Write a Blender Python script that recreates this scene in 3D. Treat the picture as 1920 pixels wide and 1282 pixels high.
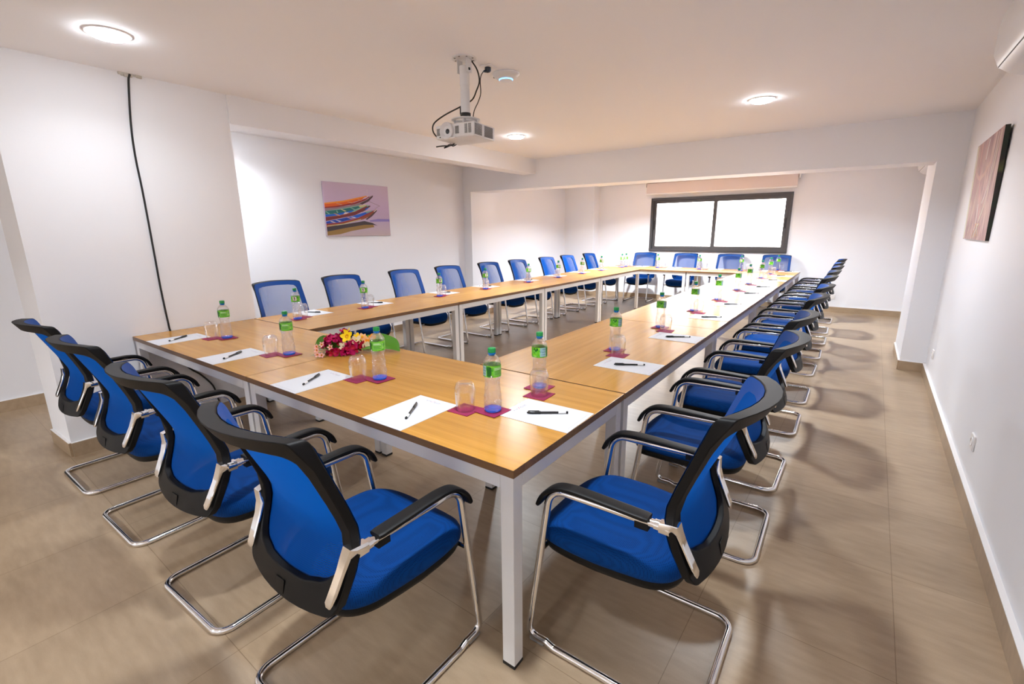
import bpy, bmesh, math, random
import numpy as np
from mathutils import Vector, Matrix
R_ = math.radians
random.seed(7)
S = bpy.context.scene
for o in list(bpy.data.objects):
    bpy.data.objects.remove(o)
COL = S.collection

# ------------------------------------------------------------------ camera, world, light, exposure
cam = bpy.data.cameras.new('camera')
cam.sensor_width = 36.0
cam.lens = 876.481 * 36 / 1920
cam.clip_start = 0.02
co = bpy.data.objects.new('camera', cam)
co.location = (0.7515, -1.0284, 1.4488)
co.rotation_euler = (1.3399, 0.0086, 0.6286)
COL.objects.link(co)
S.camera = co
S.view_settings.view_transform = 'Standard'
S.view_settings.look = 'None'
S.view_settings.gamma = 1
S.view_settings.use_curve_mapping = False
S.view_settings.exposure = 1.22

w = bpy.data.worlds.new('daylight')
S.world = w
w.use_nodes = True
w.node_tree.nodes['Background'].inputs[0].default_value = (1.0, 0.94, 0.93, 1)
w.node_tree.nodes['Background'].inputs[1].default_value = 4.5

LAMP_W = 18.0
FAR_W = 34.0
H = 0.75          # table height
CEIL = 2.50

def lamp_light(name, loc, power, size=0.15, color=(0.865, 0.935, 1.0)):
    l = bpy.data.lights.new(name, 'AREA')
    l.spread = R_(142); l.shape = 'DISK'; l.size = size; l.energy = power; l.color = color
    o = bpy.data.objects.new(name, l)
    o.location = loc
    COL.objects.link(o)
    return o

# light portal in the window opening: guides sampling, gives no light of its own
pl = bpy.data.lights.new('window_portal', 'AREA')
pl.shape = 'RECTANGLE'; pl.size = 2.6; pl.size_y = 1.08
pl.cycles.is_portal = True
po = bpy.data.objects.new('window_portal', pl)
po.location = (-1.62, 9.2, 1.57); po.rotation_euler = (R_(-90), 0, 0)
COL.objects.link(po)

# ------------------------------------------------------------------ tagging helpers
def tag(o, label=None, cat=None, group=None, kind=None):
    if label: o['label'] = label
    if cat: o['category'] = cat
    if group: o['group'] = group
    if kind: o['kind'] = kind
    return o

def thing(name, label, cat, loc=(0, 0, 0), rz=0.0, group=None):
    o = bpy.data.objects.new(name, None)
    o.empty_display_size = 0.05
    o.location = loc; o.rotation_euler = (0, 0, rz)
    COL.objects.link(o)
    return tag(o, label, cat, group)

def dup(root, loc, rz, label, group=None, matrix=None):
    r = root.copy(); COL.objects.link(r)
    r.location = loc; r.rotation_euler = (0, 0, rz)
    r['label'] = label
    if group: r['group'] = group
    for ch in list(root.children):
        c = ch.copy(); COL.objects.link(c); c.parent = r
        for g in ch.children:
            d = g.copy(); COL.objects.link(d); d.parent = c
    return r

def obj(name, bm, mats, parent=None, smooth=True, sharp=35, bevel=0):
    me = bpy.data.meshes.new(name)
    bmesh.ops.remove_doubles(bm, verts=bm.verts, dist=1e-6)
    bmesh.ops.recalc_face_normals(bm, faces=bm.faces)
    bm.to_mesh(me); bm.free()
    if not isinstance(mats, (list, tuple)): mats = [mats]
    for m in mats: me.materials.append(m)
    if smooth:
        me.polygons.foreach_set('use_smooth', [True] * len(me.polygons))
        try: me.set_sharp_from_angle(angle=R_(sharp))
        except Exception: pass
    o = bpy.data.objects.new(name, me)
    COL.objects.link(o)
    if parent: o.parent = parent
    if bevel:
        b = o.modifiers.new('bevel', 'BEVEL'); b.width = bevel; b.segments = 2; b.limit_method = 'ANGLE'; b.angle_limit = R_(40)
    return o

def struct(name, bm, mats, parent=None, **k):
    o = obj(name, bm, mats, parent, **k)
    if not parent: o['kind'] = 'structure'
    return o

# ------------------------------------------------------------------ mesh helpers
def box(bm, x0, x1, y0, y1, z0, z1, mi=0, M=None):
    v = [Vector(c) for c in ((x0,y0,z0),(x1,y0,z0),(x1,y1,z0),(x0,y1,z0),(x0,y0,z1),(x1,y0,z1),(x1,y1,z1),(x0,y1,z1))]
    if M is not None: v = [M @ c for c in v]
    v = [bm.verts.new(c) for c in v]
    for f in ((3,2,1,0),(4,5,6,7),(0,1,5,4),(1,2,6,5),(2,3,7,6),(3,0,4,7)):
        bm.faces.new([v[i] for i in f]).material_index = mi
    return v

def prism(bm, poly, z0, z1, mi=0):
    a = [bm.verts.new((x, y, z0)) for x, y in poly]; b = [bm.verts.new((x, y, z1)) for x, y in poly]
    n = len(poly)
    bm.faces.new(a[::-1]).material_index = mi; bm.faces.new(b).material_index = mi
    for i in range(n):
        bm.faces.new((a[i], a[(i+1) % n], b[(i+1) % n], b[i])).material_index = mi

def hexa(bm, pts, mi=0):
    v = [bm.verts.new(p) for p in pts]
    for f in ((3,2,1,0),(4,5,6,7),(0,1,5,4),(1,2,6,5),(2,3,7,6),(3,0,4,7)):
        bm.faces.new([v[i] for i in f]).material_index = mi

def lathe(bm, prof, n=32, mi=0, c=(0, 0), cap0=True, cap1=True, M=None, mfun=None):
    rings = []
    for r, z in prof:
        ring = []
        for i in range(n):
            a = 2*math.pi*i/n
            p = Vector((c[0] + r*math.cos(a), c[1] + r*math.sin(a), z))
            if M is not None: p = M @ p
            ring.append(bm.verts.new(p))
        rings.append(ring)
    for k in range(len(rings)-1):
        for i in range(n):
            f = bm.faces.new((rings[k][i], rings[k][(i+1) % n], rings[k+1][(i+1) % n], rings[k+1][i]))
            f.material_index = mfun(k) if mfun else mi
    if cap0 and prof[0][0] > 1e-5: bm.faces.new(rings[0][::-1]).material_index = mfun(0) if mfun else mi
    if cap1 and prof[-1][0] > 1e-5: bm.faces.new(rings[-1]).material_index = mfun(len(rings)-2) if mfun else mi

def fillet(pts, rad, seg=6):
    """round the corners of a polyline; rad is one radius or one per point"""
    P = [Vector(p) for p in pts]; out = [P[0]]
    for i in range(1, len(P)-1):
        r = rad[i] if isinstance(rad, (list, tuple)) else rad
        a = (P[i-1]-P[i]); b = (P[i+1]-P[i]); la, lb = a.length, b.length
        if r <= 0 or la < 1e-6 or lb < 1e-6: out.append(P[i]); continue
        a.normalize(); b.normalize()
        ang = a.angle(b)
        if ang > math.pi-0.02: out.append(P[i]); continue
        t = min(r/math.tan(ang/2), la*0.49, lb*0.49); r2 = t*math.tan(ang/2)
        cen = P[i] + (a+b).normalized()*(r2/math.sin(ang/2))
        p0 = P[i]+a*t; p1 = P[i]+b*t
        v0 = p0-cen; v1 = p1-cen; tot = v0.angle(v1)
        ax = v0.cross(v1).normalized()
        for k in range(seg+1):
            out.append(cen + Matrix.Rotation(tot*k/seg, 3, ax) @ v0)
    out.append(P[-1])
    return out

def catmull(pts, n=8):
    P = [Vector(p) for p in pts]; P = [P[0]*2-P[1]] + P + [P[-1]*2-P[-2]]; out = []
    for i in range(1, len(P)-2):
        for k in range(n):
            t = k/n
            out.append(0.5*((2*P[i]) + (P[i+1]-P[i-1])*t + (2*P[i-1]-5*P[i]+4*P[i+1]-P[i+2])*t*t + (3*P[i]-P[i-1]-3*P[i+1]+P[i+2])*t**3))
    out.append(P[-2]); return out

def tube(bm, pts, r, n=12, mi=0, sx=1.0, sy=1.0, up=None, caps=True, pw=1.0):
    pf = lambda q: math.copysign(abs(q)**pw, q)
    """sweep a circle (or an ellipse sx x sy, or radii list) along pts with parallel transport"""
    P = [Vector(p) for p in pts]
    T = []
    for i in range(len(P)):
        a = P[max(i-1, 0)]; b = P[min(i+1, len(P)-1)]
        T.append((b-a).normalized())
    u = Vector(up) if up else (Vector((0, 0, 1)) if abs(T[0].z) < 0.9 else Vector((1, 0, 0)))
    u = (u - T[0]*u.dot(T[0])).normalized()
    rings = []
    for i, p in enumerate(P):
        u = (u - T[i]*u.dot(T[i])).normalized(); v = T[i].cross(u)
        rr = r[i] if isinstance(r, (list, tuple)) else r
        rings.append([bm.verts.new(p + u*(rr*sy*pf(math.sin(2*math.pi*k/n))) + v*(rr*sx*pf(math.cos(2*math.pi*k/n)))) for k in range(n)])
    for i in range(len(rings)-1):
        for k in range(n):
            bm.faces.new((rings[i][k], rings[i][(k+1) % n], rings[i+1][(k+1) % n], rings[i+1][k])).material_index = mi
    if caps:
        bm.faces.new(rings[0][::-1]).material_index = mi; bm.faces.new(rings[-1]).material_index = mi

# ------------------------------------------------------------------ material helpers
def srgb(r, g, b):
    f = lambda c: (c/255/12.92) if c/255 <= 0.04045 else ((c/255+0.055)/1.055)**2.4
    return (f(r), f(g), f(b), 1)

def mat(name, col, rough=0.5, metal=0.0, spec=0.5, **k):
    m = bpy.data.materials.new(name); m.use_nodes = True
    b = m.node_tree.nodes['Principled BSDF']
    b.inputs['Base Color'].default_value = col
    b.inputs['Roughness'].default_value = rough
    b.inputs['Metallic'].default_value = metal
    b.inputs['Specular IOR Level'].default_value = spec
    for kk, v in k.items():
        b.inputs[kk.replace('_', ' ')].default_value = v
    return m

def N(m, t, **props):
    n = m.node_tree.nodes.new(t)
    for k, v in props.items(): setattr(n, k, v)
    return n
def L(m, a, b): m.node_tree.links.new(a, b)
def B(m): return m.node_tree.nodes['Principled BSDF']
def coords(m, scale=(1, 1, 1), rot=(0, 0, 0), loc=(0, 0, 0), kind='Object'):
    tc = N(m, 'ShaderNodeTexCoord'); mp = N(m, 'ShaderNodeMapping')
    mp.inputs['Scale'].default_value = scale; mp.inputs['Rotation'].default_value = rot; mp.inputs['Location'].default_value = loc
    L(m, tc.outputs[kind], mp.inputs['Vector']); return mp
def ramp(m, stops):
    r = N(m, 'ShaderNodeValToRGB'); e = r.color_ramp.elements
    while len(e) < len(stops): e.new(0.5)
    for i, (p, c) in enumerate(stops): e[i].position = p; e[i].color = c
    return r
def bump(m, src, strength, dist=0.001):
    b = N(m, 'ShaderNodeBump'); b.inputs['Strength'].default_value = strength; b.inputs['Distance'].default_value = dist
    L(m, src, b.inputs['Height']); L(m, b.outputs['Normal'], B(m).inputs['Normal'])

# --- plaster
def plaster(name, col, rough=0.75):
    m = mat(name, col, rough, spec=0.3)
    mp = coords(m); n = N(m, 'ShaderNodeTexNoise'); n.inputs['Scale'].default_value = 90; n.inputs['Detail'].default_value = 4
    L(m, mp.outputs[0], n.inputs['Vector']); bump(m, n.outputs['Fac'], 0.12, 0.0015)
    return m
M_WALL = plaster('white_wall_paint', srgb(238, 237, 240), 0.55)
M_CEIL = plaster('ceiling_paint', srgb(245, 244, 247))

# --- floor tiles
def tile_mat(name='floor_tiles', grid=True):
    m = mat(name, srgb(172, 152, 132), 0.34, spec=0.42)
    mp = coords(m, rot=(0, 0, 0))
    n1 = N(m, 'ShaderNodeTexNoise'); n1.inputs['Scale'].default_value = 1.6; n1.inputs['Detail'].default_value = 6; n1.inputs['Roughness'].default_value = 0.6
    mp2 = coords(m, scale=(0.45, 1.6, 1)); L(m, mp2.outputs[0], n1.inputs['Vector'])
    n2 = N(m, 'ShaderNodeTexNoise'); n2.inputs['Scale'].default_value = 22; n2.inputs['Detail'].default_value = 5
    mp3 = coords(m, scale=(0.35, 1.5, 1)); L(m, mp3.outputs[0], n2.inputs['Vector'])
    n3 = N(m, 'ShaderNodeTexNoise'); n3.inputs['Scale'].default_value = 260; L(m, mp.outputs[0], n3.inputs['Vector'])
    r1 = ramp(m, [(0.3, srgb(150, 127, 101)), (0.72, srgb(186, 162, 134))])
    a = N(m, 'ShaderNodeMath', operation='MULTIPLY_ADD'); L(m, n2.outputs['Fac'], a.inputs[0]); a.inputs[1].default_value = 0.35
    b = N(m, 'ShaderNodeMath', operation='MULTIPLY'); L(m, n1.outputs['Fac'], b.inputs[0]); b.inputs[1].default_value = 0.55
    L(m, b.outputs[0], a.inputs[2])
    c = N(m, 'ShaderNodeMath', operation='MULTIPLY_ADD'); L(m, n3.outputs['Fac'], c.inputs[0]); c.inputs[1].default_value = 0.12; L(m, a.outputs[0], c.inputs[2])
    L(m, c.outputs[0], r1.inputs[0])
    if grid:
        mg = coords(m, rot=(0, 0, R_(1.1)), loc=(-0.397-0.0, -0.105, 0))
        br = N(m, 'ShaderNodeTexBrick', offset=0.0, squash=1.0)
        br.inputs['Scale'].default_value = 1.0; br.inputs['Brick Width'].default_value = 0.6235; br.inputs['Row Height'].default_value = 0.6185
        br.inputs['Mortar Size'].default_value = 0.0016; br.inputs['Mortar Smooth'].default_value = 0.3
        br.inputs['Color1'].default_value = (1, 1, 1, 1); br.inputs['Color2'].default_value = (0.91, 0.91, 0.91, 1); br.inputs['Mortar'].default_value = (0.62, 0.58, 0.53, 1)
        L(m, mg.outputs[0], br.inputs['Vector'])
        mx = N(m, 'ShaderNodeMix', data_type='RGBA', blend_type='MULTIPLY'); mx.inputs[0].default_value = 1
        L(m, r1.outputs[0], mx.inputs[6]); L(m, br.outputs['Color'], mx.inputs[7]); L(m, mx.outputs[2], B(m).inputs['Base Color'])
        s = N(m, 'ShaderNodeMath', operation='MULTIPLY_ADD'); L(m, br.outputs['Fac'], s.inputs[0]); s.inputs[1].default_value = -1.0; L(m, n3.outputs['Fac'], s.inputs[2])
        bump(m, s.outputs[0], 0.12, 0.001)
    else:
        L(m, r1.outputs[0], B(m).inputs['Base Color'])
    return m
M_FLOOR = tile_mat()
M_SKIRT = tile_mat('skirting_tile', False)
M_WHITE = mat('white_trim', srgb(238, 234, 232), 0.4)

# --- oak table top
def wood(name, c0, c1, c2, rough):
    m = mat(name, c1, rough, spec=0.5)
    oi = N(m, 'ShaderNodeObjectInfo')
    tc = N(m, 'ShaderNodeTexCoord')
    off = N(m, 'ShaderNodeVectorMath', operation='SCALE'); off.inputs[3].default_value = 1.0
    sc = N(m, 'ShaderNodeVectorMath', operation='MULTIPLY'); sc.inputs[1].default_value = (0.55, 7.5, 7.5)
    add = N(m, 'ShaderNodeVectorMath', operation='ADD')
    cx = N(m, 'ShaderNodeCombineXYZ'); ml = N(m, 'ShaderNodeMath', operation='MULTIPLY'); ml.inputs[1].default_value = 37
    L(m, oi.outputs['Random'], ml.inputs[0]); L(m, ml.outputs[0], cx.inputs[0]); L(m, ml.outputs[0], cx.inputs[1])
    L(m, tc.outputs['Object'], sc.inputs[0]); L(m, sc.outputs[0], add.inputs[0]); L(m, cx.outputs[0], add.inputs[1])
    n1 = N(m, 'ShaderNodeTexNoise'); n1.inputs['Scale'].default_value = 1.5; n1.inputs['Detail'].default_value = 7; n1.inputs['Roughness'].default_value = 0.55; n1.inputs['Distortion'].default_value = 0.6
    L(m, add.outputs[0], n1.inputs['Vector'])
    sc2 = N(m, 'ShaderNodeVectorMath', operation='MULTIPLY'); sc2.inputs[1].default_value = (2.2, 19, 19)
    L(m, add.outputs[0], sc2.inputs[0])
    n2 = N(m, 'ShaderNodeTexNoise'); n2.inputs['Scale'].default_value = 1.0; n2.inputs['Detail'].default_value = 3
    L(m, sc2.outputs[0], n2.inputs['Vector'])
    wv = N(m, 'ShaderNodeTexWave', wave_type='BANDS', bands_direction='Y'); wv.inputs['Scale'].default_value = 0.8; wv.inputs['Distortion'].default_value = 5; wv.inputs['Detail'].default_value = 3; wv.inputs['Detail Scale'].default_value = 0.7
    L(m, add.outputs[0], wv.inputs['Vector'])
    a = N(m, 'ShaderNodeMath', operation='MULTIPLY_ADD'); a.inputs[1].default_value = 0.34; L(m, n2.outputs['Fac'], a.inputs[0])
    b = N(m, 'ShaderNodeMath', operation='MULTIPLY_ADD'); b.inputs[1].default_value = 0.56; L(m, n1.outputs['Fac'], b.inputs[0])
    c = N(m, 'ShaderNodeMath', operation='MULTIPLY'); c.inputs[1].default_value = 0.06; L(m, wv.outputs['Fac'], c.inputs[0])
    L(m, c.outputs[0], b.inputs[2]); L(m, b.outputs[0], a.inputs[2])
    r = ramp(m, [(0.34, c0), (0.52, c1), (0.68, c2)]); L(m, a.outputs[0], r.inputs[0])
    L(m, r.outputs[0], B(m).inputs['Base Color'])
    return m
M_OAK = wood('oak_laminate', srgb(172, 120, 46), srgb(190, 136, 56), srgb(205, 154, 74), 0.27)
M_OAKEDGE = wood('dark_edge_band', srgb(104, 74, 46), srgb(124, 90, 58), srgb(144, 108, 72), 0.38)
M_FRAME = mat('light_grey_powder_coat', srgb(224, 222, 221), 0.2, spec=0.6)
M_FOOT = mat('black_plastic_foot', srgb(22, 21, 22), 0.5)

# ------------------------------------------------------------------ the room
def rwx(y): return 1.372 + 0.0222*(y-1.311)     # right wall face

bm = bmesh.new(); box(bm, -6.2, 2.2, -5.6, 9.4, -0.12, 0.0)
struct('floor', bm, M_FLOOR, smooth=False)
bm = bmesh.new(); box(bm, -6.2, 2.2, -5.6, 9.4, CEIL, CEIL+0.12)
struct('ceiling', bm, M_CEIL, smooth=False)

bm = bmesh.new(); prism(bm, [(rwx(-5.4), -5.4), (rwx(-5.4)+0.3, -5.4), (rwx(9.3)+0.3, 9.3), (rwx(9.3), 9.3)], 0, CEIL)
struct('wall_right', bm, M_WALL, smooth=False)
bm = bmesh.new(); box(bm, -5.2, rwx(-5.1)+0.02, -5.4, -5.1, 0, CEIL)
struct('wall_near', bm, M_WALL, smooth=False)
# left side: corridor wall, projecting pier, recess wall
bm = bmesh.new(); box(bm, -5.2, -4.93, -5.2, 0.5, 0, CEIL)
struct('wall_left', bm, M_WALL, smooth=False)
bm = bmesh.new(); box(bm, -5.2, -4.74, 0.5, 5.16, 0, CEIL)
struct('wall_left.001', bm, M_WALL, smooth=False)
bm = bmesh.new(); prism(bm, [(-3.346, -0.432), (-3.346, 0.868), (-3.77, 0.868), (-3.77, -0.445)], 0, CEIL)
struct('wall_left.002', bm, M_WALL, smooth=False)
# downstand beam along the left recess
bm = bmesh.new(); prism(bm, [(-3.335, 0.868), (-3.30, 5.17), (-3.52, 5.17), (-3.55, 0.868)], 2.29, CEIL)
struct('wall_left.003', bm, M_WALL, smooth=False)
# cross beam and its two piers
zl, zr = 2.105, 2.072
bm = bmesh.new(); hexa(bm, [(-5.2, 5.13, zl), (rwx(5.2), 5.21, zr), (rwx(5.2), 5.57, zr), (-5.2, 5.50, zl), (-5.2, 5.13, CEIL), (rwx(5.2), 5.21, CEIL), (rwx(5.2), 5.57, CEIL), (-5.2, 5.50, CEIL)])
struct('wall_far', bm, M_WALL, smooth=False)
bm = bmesh.new(); prism(bm, [(-5.2, 5.13), (-4.575, 5.14), (-4.575, 5.79), (-5.2, 5.79)], 0, CEIL)
struct('wall_far.001', bm, M_WALL, smooth=False)
bm = bmesh.new(); prism(bm, [(1.252, 5.207), (rwx(5.2)+0.02, 5.207), (rwx(6.2)+0.02, 6.20), (1.262, 6.20)], 0, CEIL)
struct('wall_far.002', bm, M_WALL, smooth=False)
# far room
bm = bmesh.new(); box(bm, -5.2, -4.87, 5.79, 9.3, 0, CEIL)
struct('wall_left.004', bm, M_WALL, smooth=False)
bm = bmesh.new(); box(bm, -4.87, -4.13, 8.8, 9.1, 0, CEIL)
struct('wall_far.003', bm, M_WALL, smooth=False)
WX0, WX1, WZ0, WZ1 = -2.915, -0.312, 1.022, 2.112
bm = bmesh.new()
box(bm, -4.2, WX0, 9.06, 9.3, 0, CEIL); box(bm, WX1, rwx(9.1)+0.05, 9.06, 9.3, 0, CEIL)
box(bm, WX0, WX1, 9.06, 9.3, 0, WZ0); box(bm, WX0, WX1, 9.06, 9.3, WZ1, CEIL)
struct('wall_far.004', bm, M_WALL, smooth=False)
bm = bmesh.new(); box(bm, -4.13, rwx(9)+0.02, 8.72, 9.06, 2.425, CEIL)
struct('trim_1', bm, M_WALL, smooth=False)

# skirting boards of floor tile with a white painted ledge
def skirt(name, pts, h=0.098, t=0.014, ledge=0.004, side=1):
    bm = bmesh.new()
    for (x0, y0), (x1, y1) in zip(pts[:-1], pts[1:]):
        d = Vector((x1-x0, y1-y0, 0)); ln = d.length; d.normalize(); n = Vector((-d.y, d.x, 0))*side
        a = Vector((x0, y0, 0)) - d*0.0; b = Vector((x1, y1, 0))
        for z0, z1, tt, mi in ((0, h, t, 0), (h, h+ledge, t*1.02, 1)):
            hexa(bm, [a+Vector((0,0,z0)), b+Vector((0,0,z0)), b+n*tt+Vector((0,0,z0)), a+n*tt+Vector((0,0,z0)),
                      a+Vector((0,0,z1)), b+Vector((0,0,z1)), b+n*tt+Vector((0,0,z1)), a+n*tt+Vector((0,0,z1))], mi)
    return struct(name, bm, [M_SKIRT, M_WHITE], smooth=False)
skirt('baseboard_right', [(rwx(-5.1), -5.1), (rwx(5.2), 5.207)], t=0.022)
skirt('baseboard_pier', [(rwx(5.2), 5.207), (1.252, 5.207), (1.262, 6.2), (rwx(6.2), 6.2)], side=1)
skirt('baseboard_left', [(-4.93, -0.9), (-4.93, 0.5)], side=-1)
skirt('baseboard_left.001', [(-3.77, -0.445), (-3.346, -0.432), (-3.346, 0.868), (-3.77, 0.868)], side=-1)
skirt('baseboard_left.002', [(-4.74, 0.5), (-4.74, 5.14)], side=-1)
skirt('baseboard_far.001', [(-4.74, 5.14), (-4.575, 5.14), (-4.575, 5.79)], side=-1)
skirt('baseboard_left.003', [(-4.87, 5.79), (-4.87, 8.8)], side=-1)
skirt('baseboard_far', [(-4.87, 8.8), (-4.13, 8.8), (-4.13, 9.06), (rwx(9), 9.06)], side=-1)
# dark door leaf that just enters the picture at the far left
bm = bmesh.new(); box(bm, -4.93, -4.90, -1.5, -0.62, 0.0, 2.05); box(bm, -4.90, -4.885, -1.40, -0.72, 0.1, 1.95)
struct('door_1', bm, mat('dark_door_paint', srgb(40, 36, 34), 0.4), smooth=False)

# ------------------------------------------------------------------ window
M_ALU = mat('anthracite_aluminium', srgb(84, 82, 84), 0.38, metal=0.3)
M_PANE = bpy.data.materials.new('window_pane_glass'); M_PANE.use_nodes = True
nt = M_PANE.node_tree; nt.nodes.clear()
o_ = nt.nodes.new('ShaderNodeOutputMaterial'); mx_ = nt.nodes.new('ShaderNodeMixShader'); tr_ = nt.nodes.new('ShaderNodeBsdfTransparent'); gl_ = nt.nodes.new('ShaderNodeBsdfGlossy'); fr_ = nt.nodes.new('ShaderNodeFresnel')
gl_.inputs['Roughness'].default_value = 0.02
nt.links.new(fr_.outputs[0], mx_.inputs[0]); nt.links.new(tr_.outputs[0], mx_.inputs[1]); nt.links.new(gl_.outputs[0], mx_.inputs[2]); nt.links.new(mx_.outputs[0], o_.inputs[0])
def rect_frame(bm, x0, x1, z0, z1, wd, y0, y1, mi=0):
    box(bm, x0, x1, y0, y1, z0, z0+wd, mi); box(bm, x0, x1, y0, y1, z1-wd, z1, mi)
    box(bm, x0, x0+wd, y0, y1, z0+wd, z1-wd, mi); box(bm, x1-wd, x1, y0, y1, z0+wd, z1-wd, mi)
bm = bmesh.new()
rect_frame(bm, WX0-0.0, WX1+0.0, WZ0-0.0, WZ1+0.0, 0.052, 9.03, 9.13)
rect_frame(bm, WX0+0.018, WX1-0.018, WZ0+0.018, WZ1-0.018, 0.02, 9.02, 9.04)
win = struct('window_1', bm, M_ALU, smooth=False, bevel=0.004)
XM = -1.63
bm = bmesh.new(); rect_frame(bm, WX0+0.045, XM+0.03, WZ0+0.045, WZ1-0.045, 0.062, 9.085, 9.115)
obj('window_sash', bm, M_ALU, win, smooth=False, bevel=0.003)
bm = bmesh.new(); rect_frame(bm, XM-0.03, WX1-0.045, WZ0+0.045, WZ1-0.045, 0.066, 9.045, 9.08)
obj('window_sash', bm, M_ALU, win, smooth=False, bevel=0.003)
for a, b, y in ((WX0+0.10, XM-0.03, 9.10), (XM+0.035, WX1-0.11, 9.062)):
    bm = bmesh.new(); box(bm, a, b, y-0.003, y+0.003, WZ0+0.10, WZ1-0.10)
    obj('window_pane', bm, M_PANE, win, smooth=False)
for x, y in ((WX0+0.075, 9.08), (WX1-0.075, 9.04)):
    bm = bmesh.new(); box(bm, x-0.011, x+0.011, y-0.012, y, 1.47, 1.66)
    obj('window_latch', bm, M_FOOT, win, smooth=False, bevel=0.003)

# roller blind
M_BLIND = mat('beige_blind_fabric', srgb(222, 207, 202), 0.8)
t = thing('roller_blind', 'beige roller blind rolled up above the dark framed window', 'blind', (-1.63, 8.95, 2.20))
bm = bmesh.new(); box(bm, -1.37, 1.37, -0.004, 0.0, 0.0, 0.20); tube(bm, [(-1.37, 0.03, 0.185), (1.37, 0.03, 0.185)], 0.034, 16)
obj('blind_fabric', bm, M_BLIND, t)
bm = bmesh.new(); box(bm, -1.37, 1.37, -0.012, 0.008, -0.022, 0.004)
obj('bottom_bar', bm, M_WHITE, t, bevel=0.004)
for s in (-1, 1):
    bm = bmesh.new(); box(bm, s*1.39-0.01, s*1.39+0.01, -0.01, 0.11, 0.135, 0.215)
    obj('bracket', bm, M_WHITE, t, bevel=0.003)

# ------------------------------------------------------------------ ceiling lamps
def emis(name, col, s):
    m = bpy.data.materials.new(name); m.use_nodes = True
    n = m.node_tree; n.nodes.clear()
    e = n.nodes.new('ShaderNodeEmission'); e.inputs[0].default_value = col; e.inputs[1].default_value = s
    o = n.nodes.new('ShaderNodeOutputMaterial'); n.links.new(e.outputs[0], o.inputs[0]); return m
M_GLOW = emis('lit_diffuser', (0.88, 0.94, 1, 1), 38)
def downlight(x, y, label, power, r=0.088):
    t = thing('ceiling_lamp', label, 'lamp', (x, y, CEIL), 0, 'round recessed ceiling lamps')
    bm = bmesh.new(); lathe(bm, [(r+0.014, 0), (r+0.013, -0.006), (r+0.002, -0.009), (r, -0.004)], 40, cap0=False, cap1=False)
    obj('lamp_rim', bm, M_WHITE, t)
    bm = bmesh.new(); lathe(bm, [(r, -0.005), (r*0.95, -0.016), (r*0.8, -0.022), (r*0.5, -0.025), (0.0001, -0.026)], 40, cap0=False, cap1=False)
    obj('diffuser', bm, M_GLOW, t)
    lamp_light('lamp_light', (x, y, CEIL-0.03), power, size=r*1.7)
downlight(-2.635, -0.022, 'lit round ceiling lamp above the near left corner of the tables', LAMP_W*0.12)
downlight(-0.052, 3.608, 'lit round ceiling lamp above the right-hand table row', LAMP_W)
downlight(-2.526, 3.577, 'lit round ceiling lamp beside the projector, nearer the far beam', LAMP_W)
downlight(-0.10, -0.02, 'lit round ceiling lamp above the near end of the tables, just above the picture', LAMP_W*0.52)
downlight(-0.13, -3.60, 'lit round ceiling lamp behind the camera, right side', LAMP_W*1.4)
downlight(-2.66, -3.60, 'lit round ceiling lamp behind the camera, left side', LAMP_W*2.2)
downlight(-4.15, 1.25, 'lit round ceiling lamp hidden in the left recess behind the beam', 8)
downlight(-0.05, 7.1, 'lit round ceiling lamp in the far bay, right side', FAR_W*0.82)
downlight(-2.55, 7.1, 'lit round ceiling lamp in the far bay, left side', FAR_W*2.0)

# ------------------------------------------------------------------ tables
TL, TW, TT = 1.668, 0.836, 0.028
def make_table():
    t = thing('conference_table', '', 'table', (0, 0, 0), 0, 'oak conference tables set in a hollow rectangle')
    bm = bmesh.new()
    hx, hy = TL/2, TW/2
    v = [(-hx,-hy),(hx,-hy),(hx,hy),(-hx,hy)]
    lo = [bm.verts.new((x, y, H-TT)) for x, y in v]; hi = [bm.verts.new((x, y, H)) for x, y in v]
    bm.faces.new(lo[::-1]).material_index = 1; bm.faces.new(hi).material_index = 0
    for i in range(4): bm.faces.new((lo[i], lo[(i+1) % 4], hi[(i+1) % 4], hi[i])).material_index = 1
    obj('tabletop', bm, [M_OAK, M_OAKEDGE], t, smooth=False, bevel=0.0012)
    ix, iy = hx-0.008, hy-0.008; lw = 0.05; ah = 0.052
    for sy in (-1, 1):
        bm = bmesh.new(); y0, y1 = sorted((sy*iy, sy*(iy-0.03)))
        box(bm, -ix+lw, ix-lw, y0, y1, H-TT-ah, H-TT)
        obj('apron', bm, M_FRAME, t, smooth=False, bevel=0.002)
    for sx in (-1, 1):
        bm = bmesh.new(); x0, x1 = sorted((sx*ix, sx*(ix-0.03)))
        box(bm, x0, x1, -iy+lw, iy-lw, H-TT-ah, H-TT)
        obj('apron', bm, M_FRAME, t, smooth=False, bevel=0.002)
    for sx in (-1, 1):
        for sy in (-1, 1):
            bm = bmesh.new(); x0, x1 = sorted((sx*ix, sx*(ix-lw))); y0, y1 = sorted((sy*iy, sy*(iy-lw)))
            box(bm, x0, x1, y0, y1, 0.012, H-TT)
            lg = obj('leg', bm, M_FRAME, t, smooth=False, bevel=0.0025)
            bm = bmesh.new(); box(bm, x0-0.0005, x1+0.0005, y0-0.0005, y1+0.0005, 0.0, 0.014)
            obj('foot_cap', bm, M_FOOT, lg, smooth=False, bevel=0.002)
    return t
W0 = 0.850; L0 = 1.6717
NEARY, FARY = W0/2-0.002, W0+4*L0+0.4255
spots = [(-L0/2, NEARY, 0, 'oak table at the near end of the rectangle, right half, nearest corner to the camera'),
         (-L0*1.5, NEARY, 0, 'oak table at the near end of the rectangle, left half, beside the cable')]
ords = ['first', 'second', 'third', 'fourth']
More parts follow.
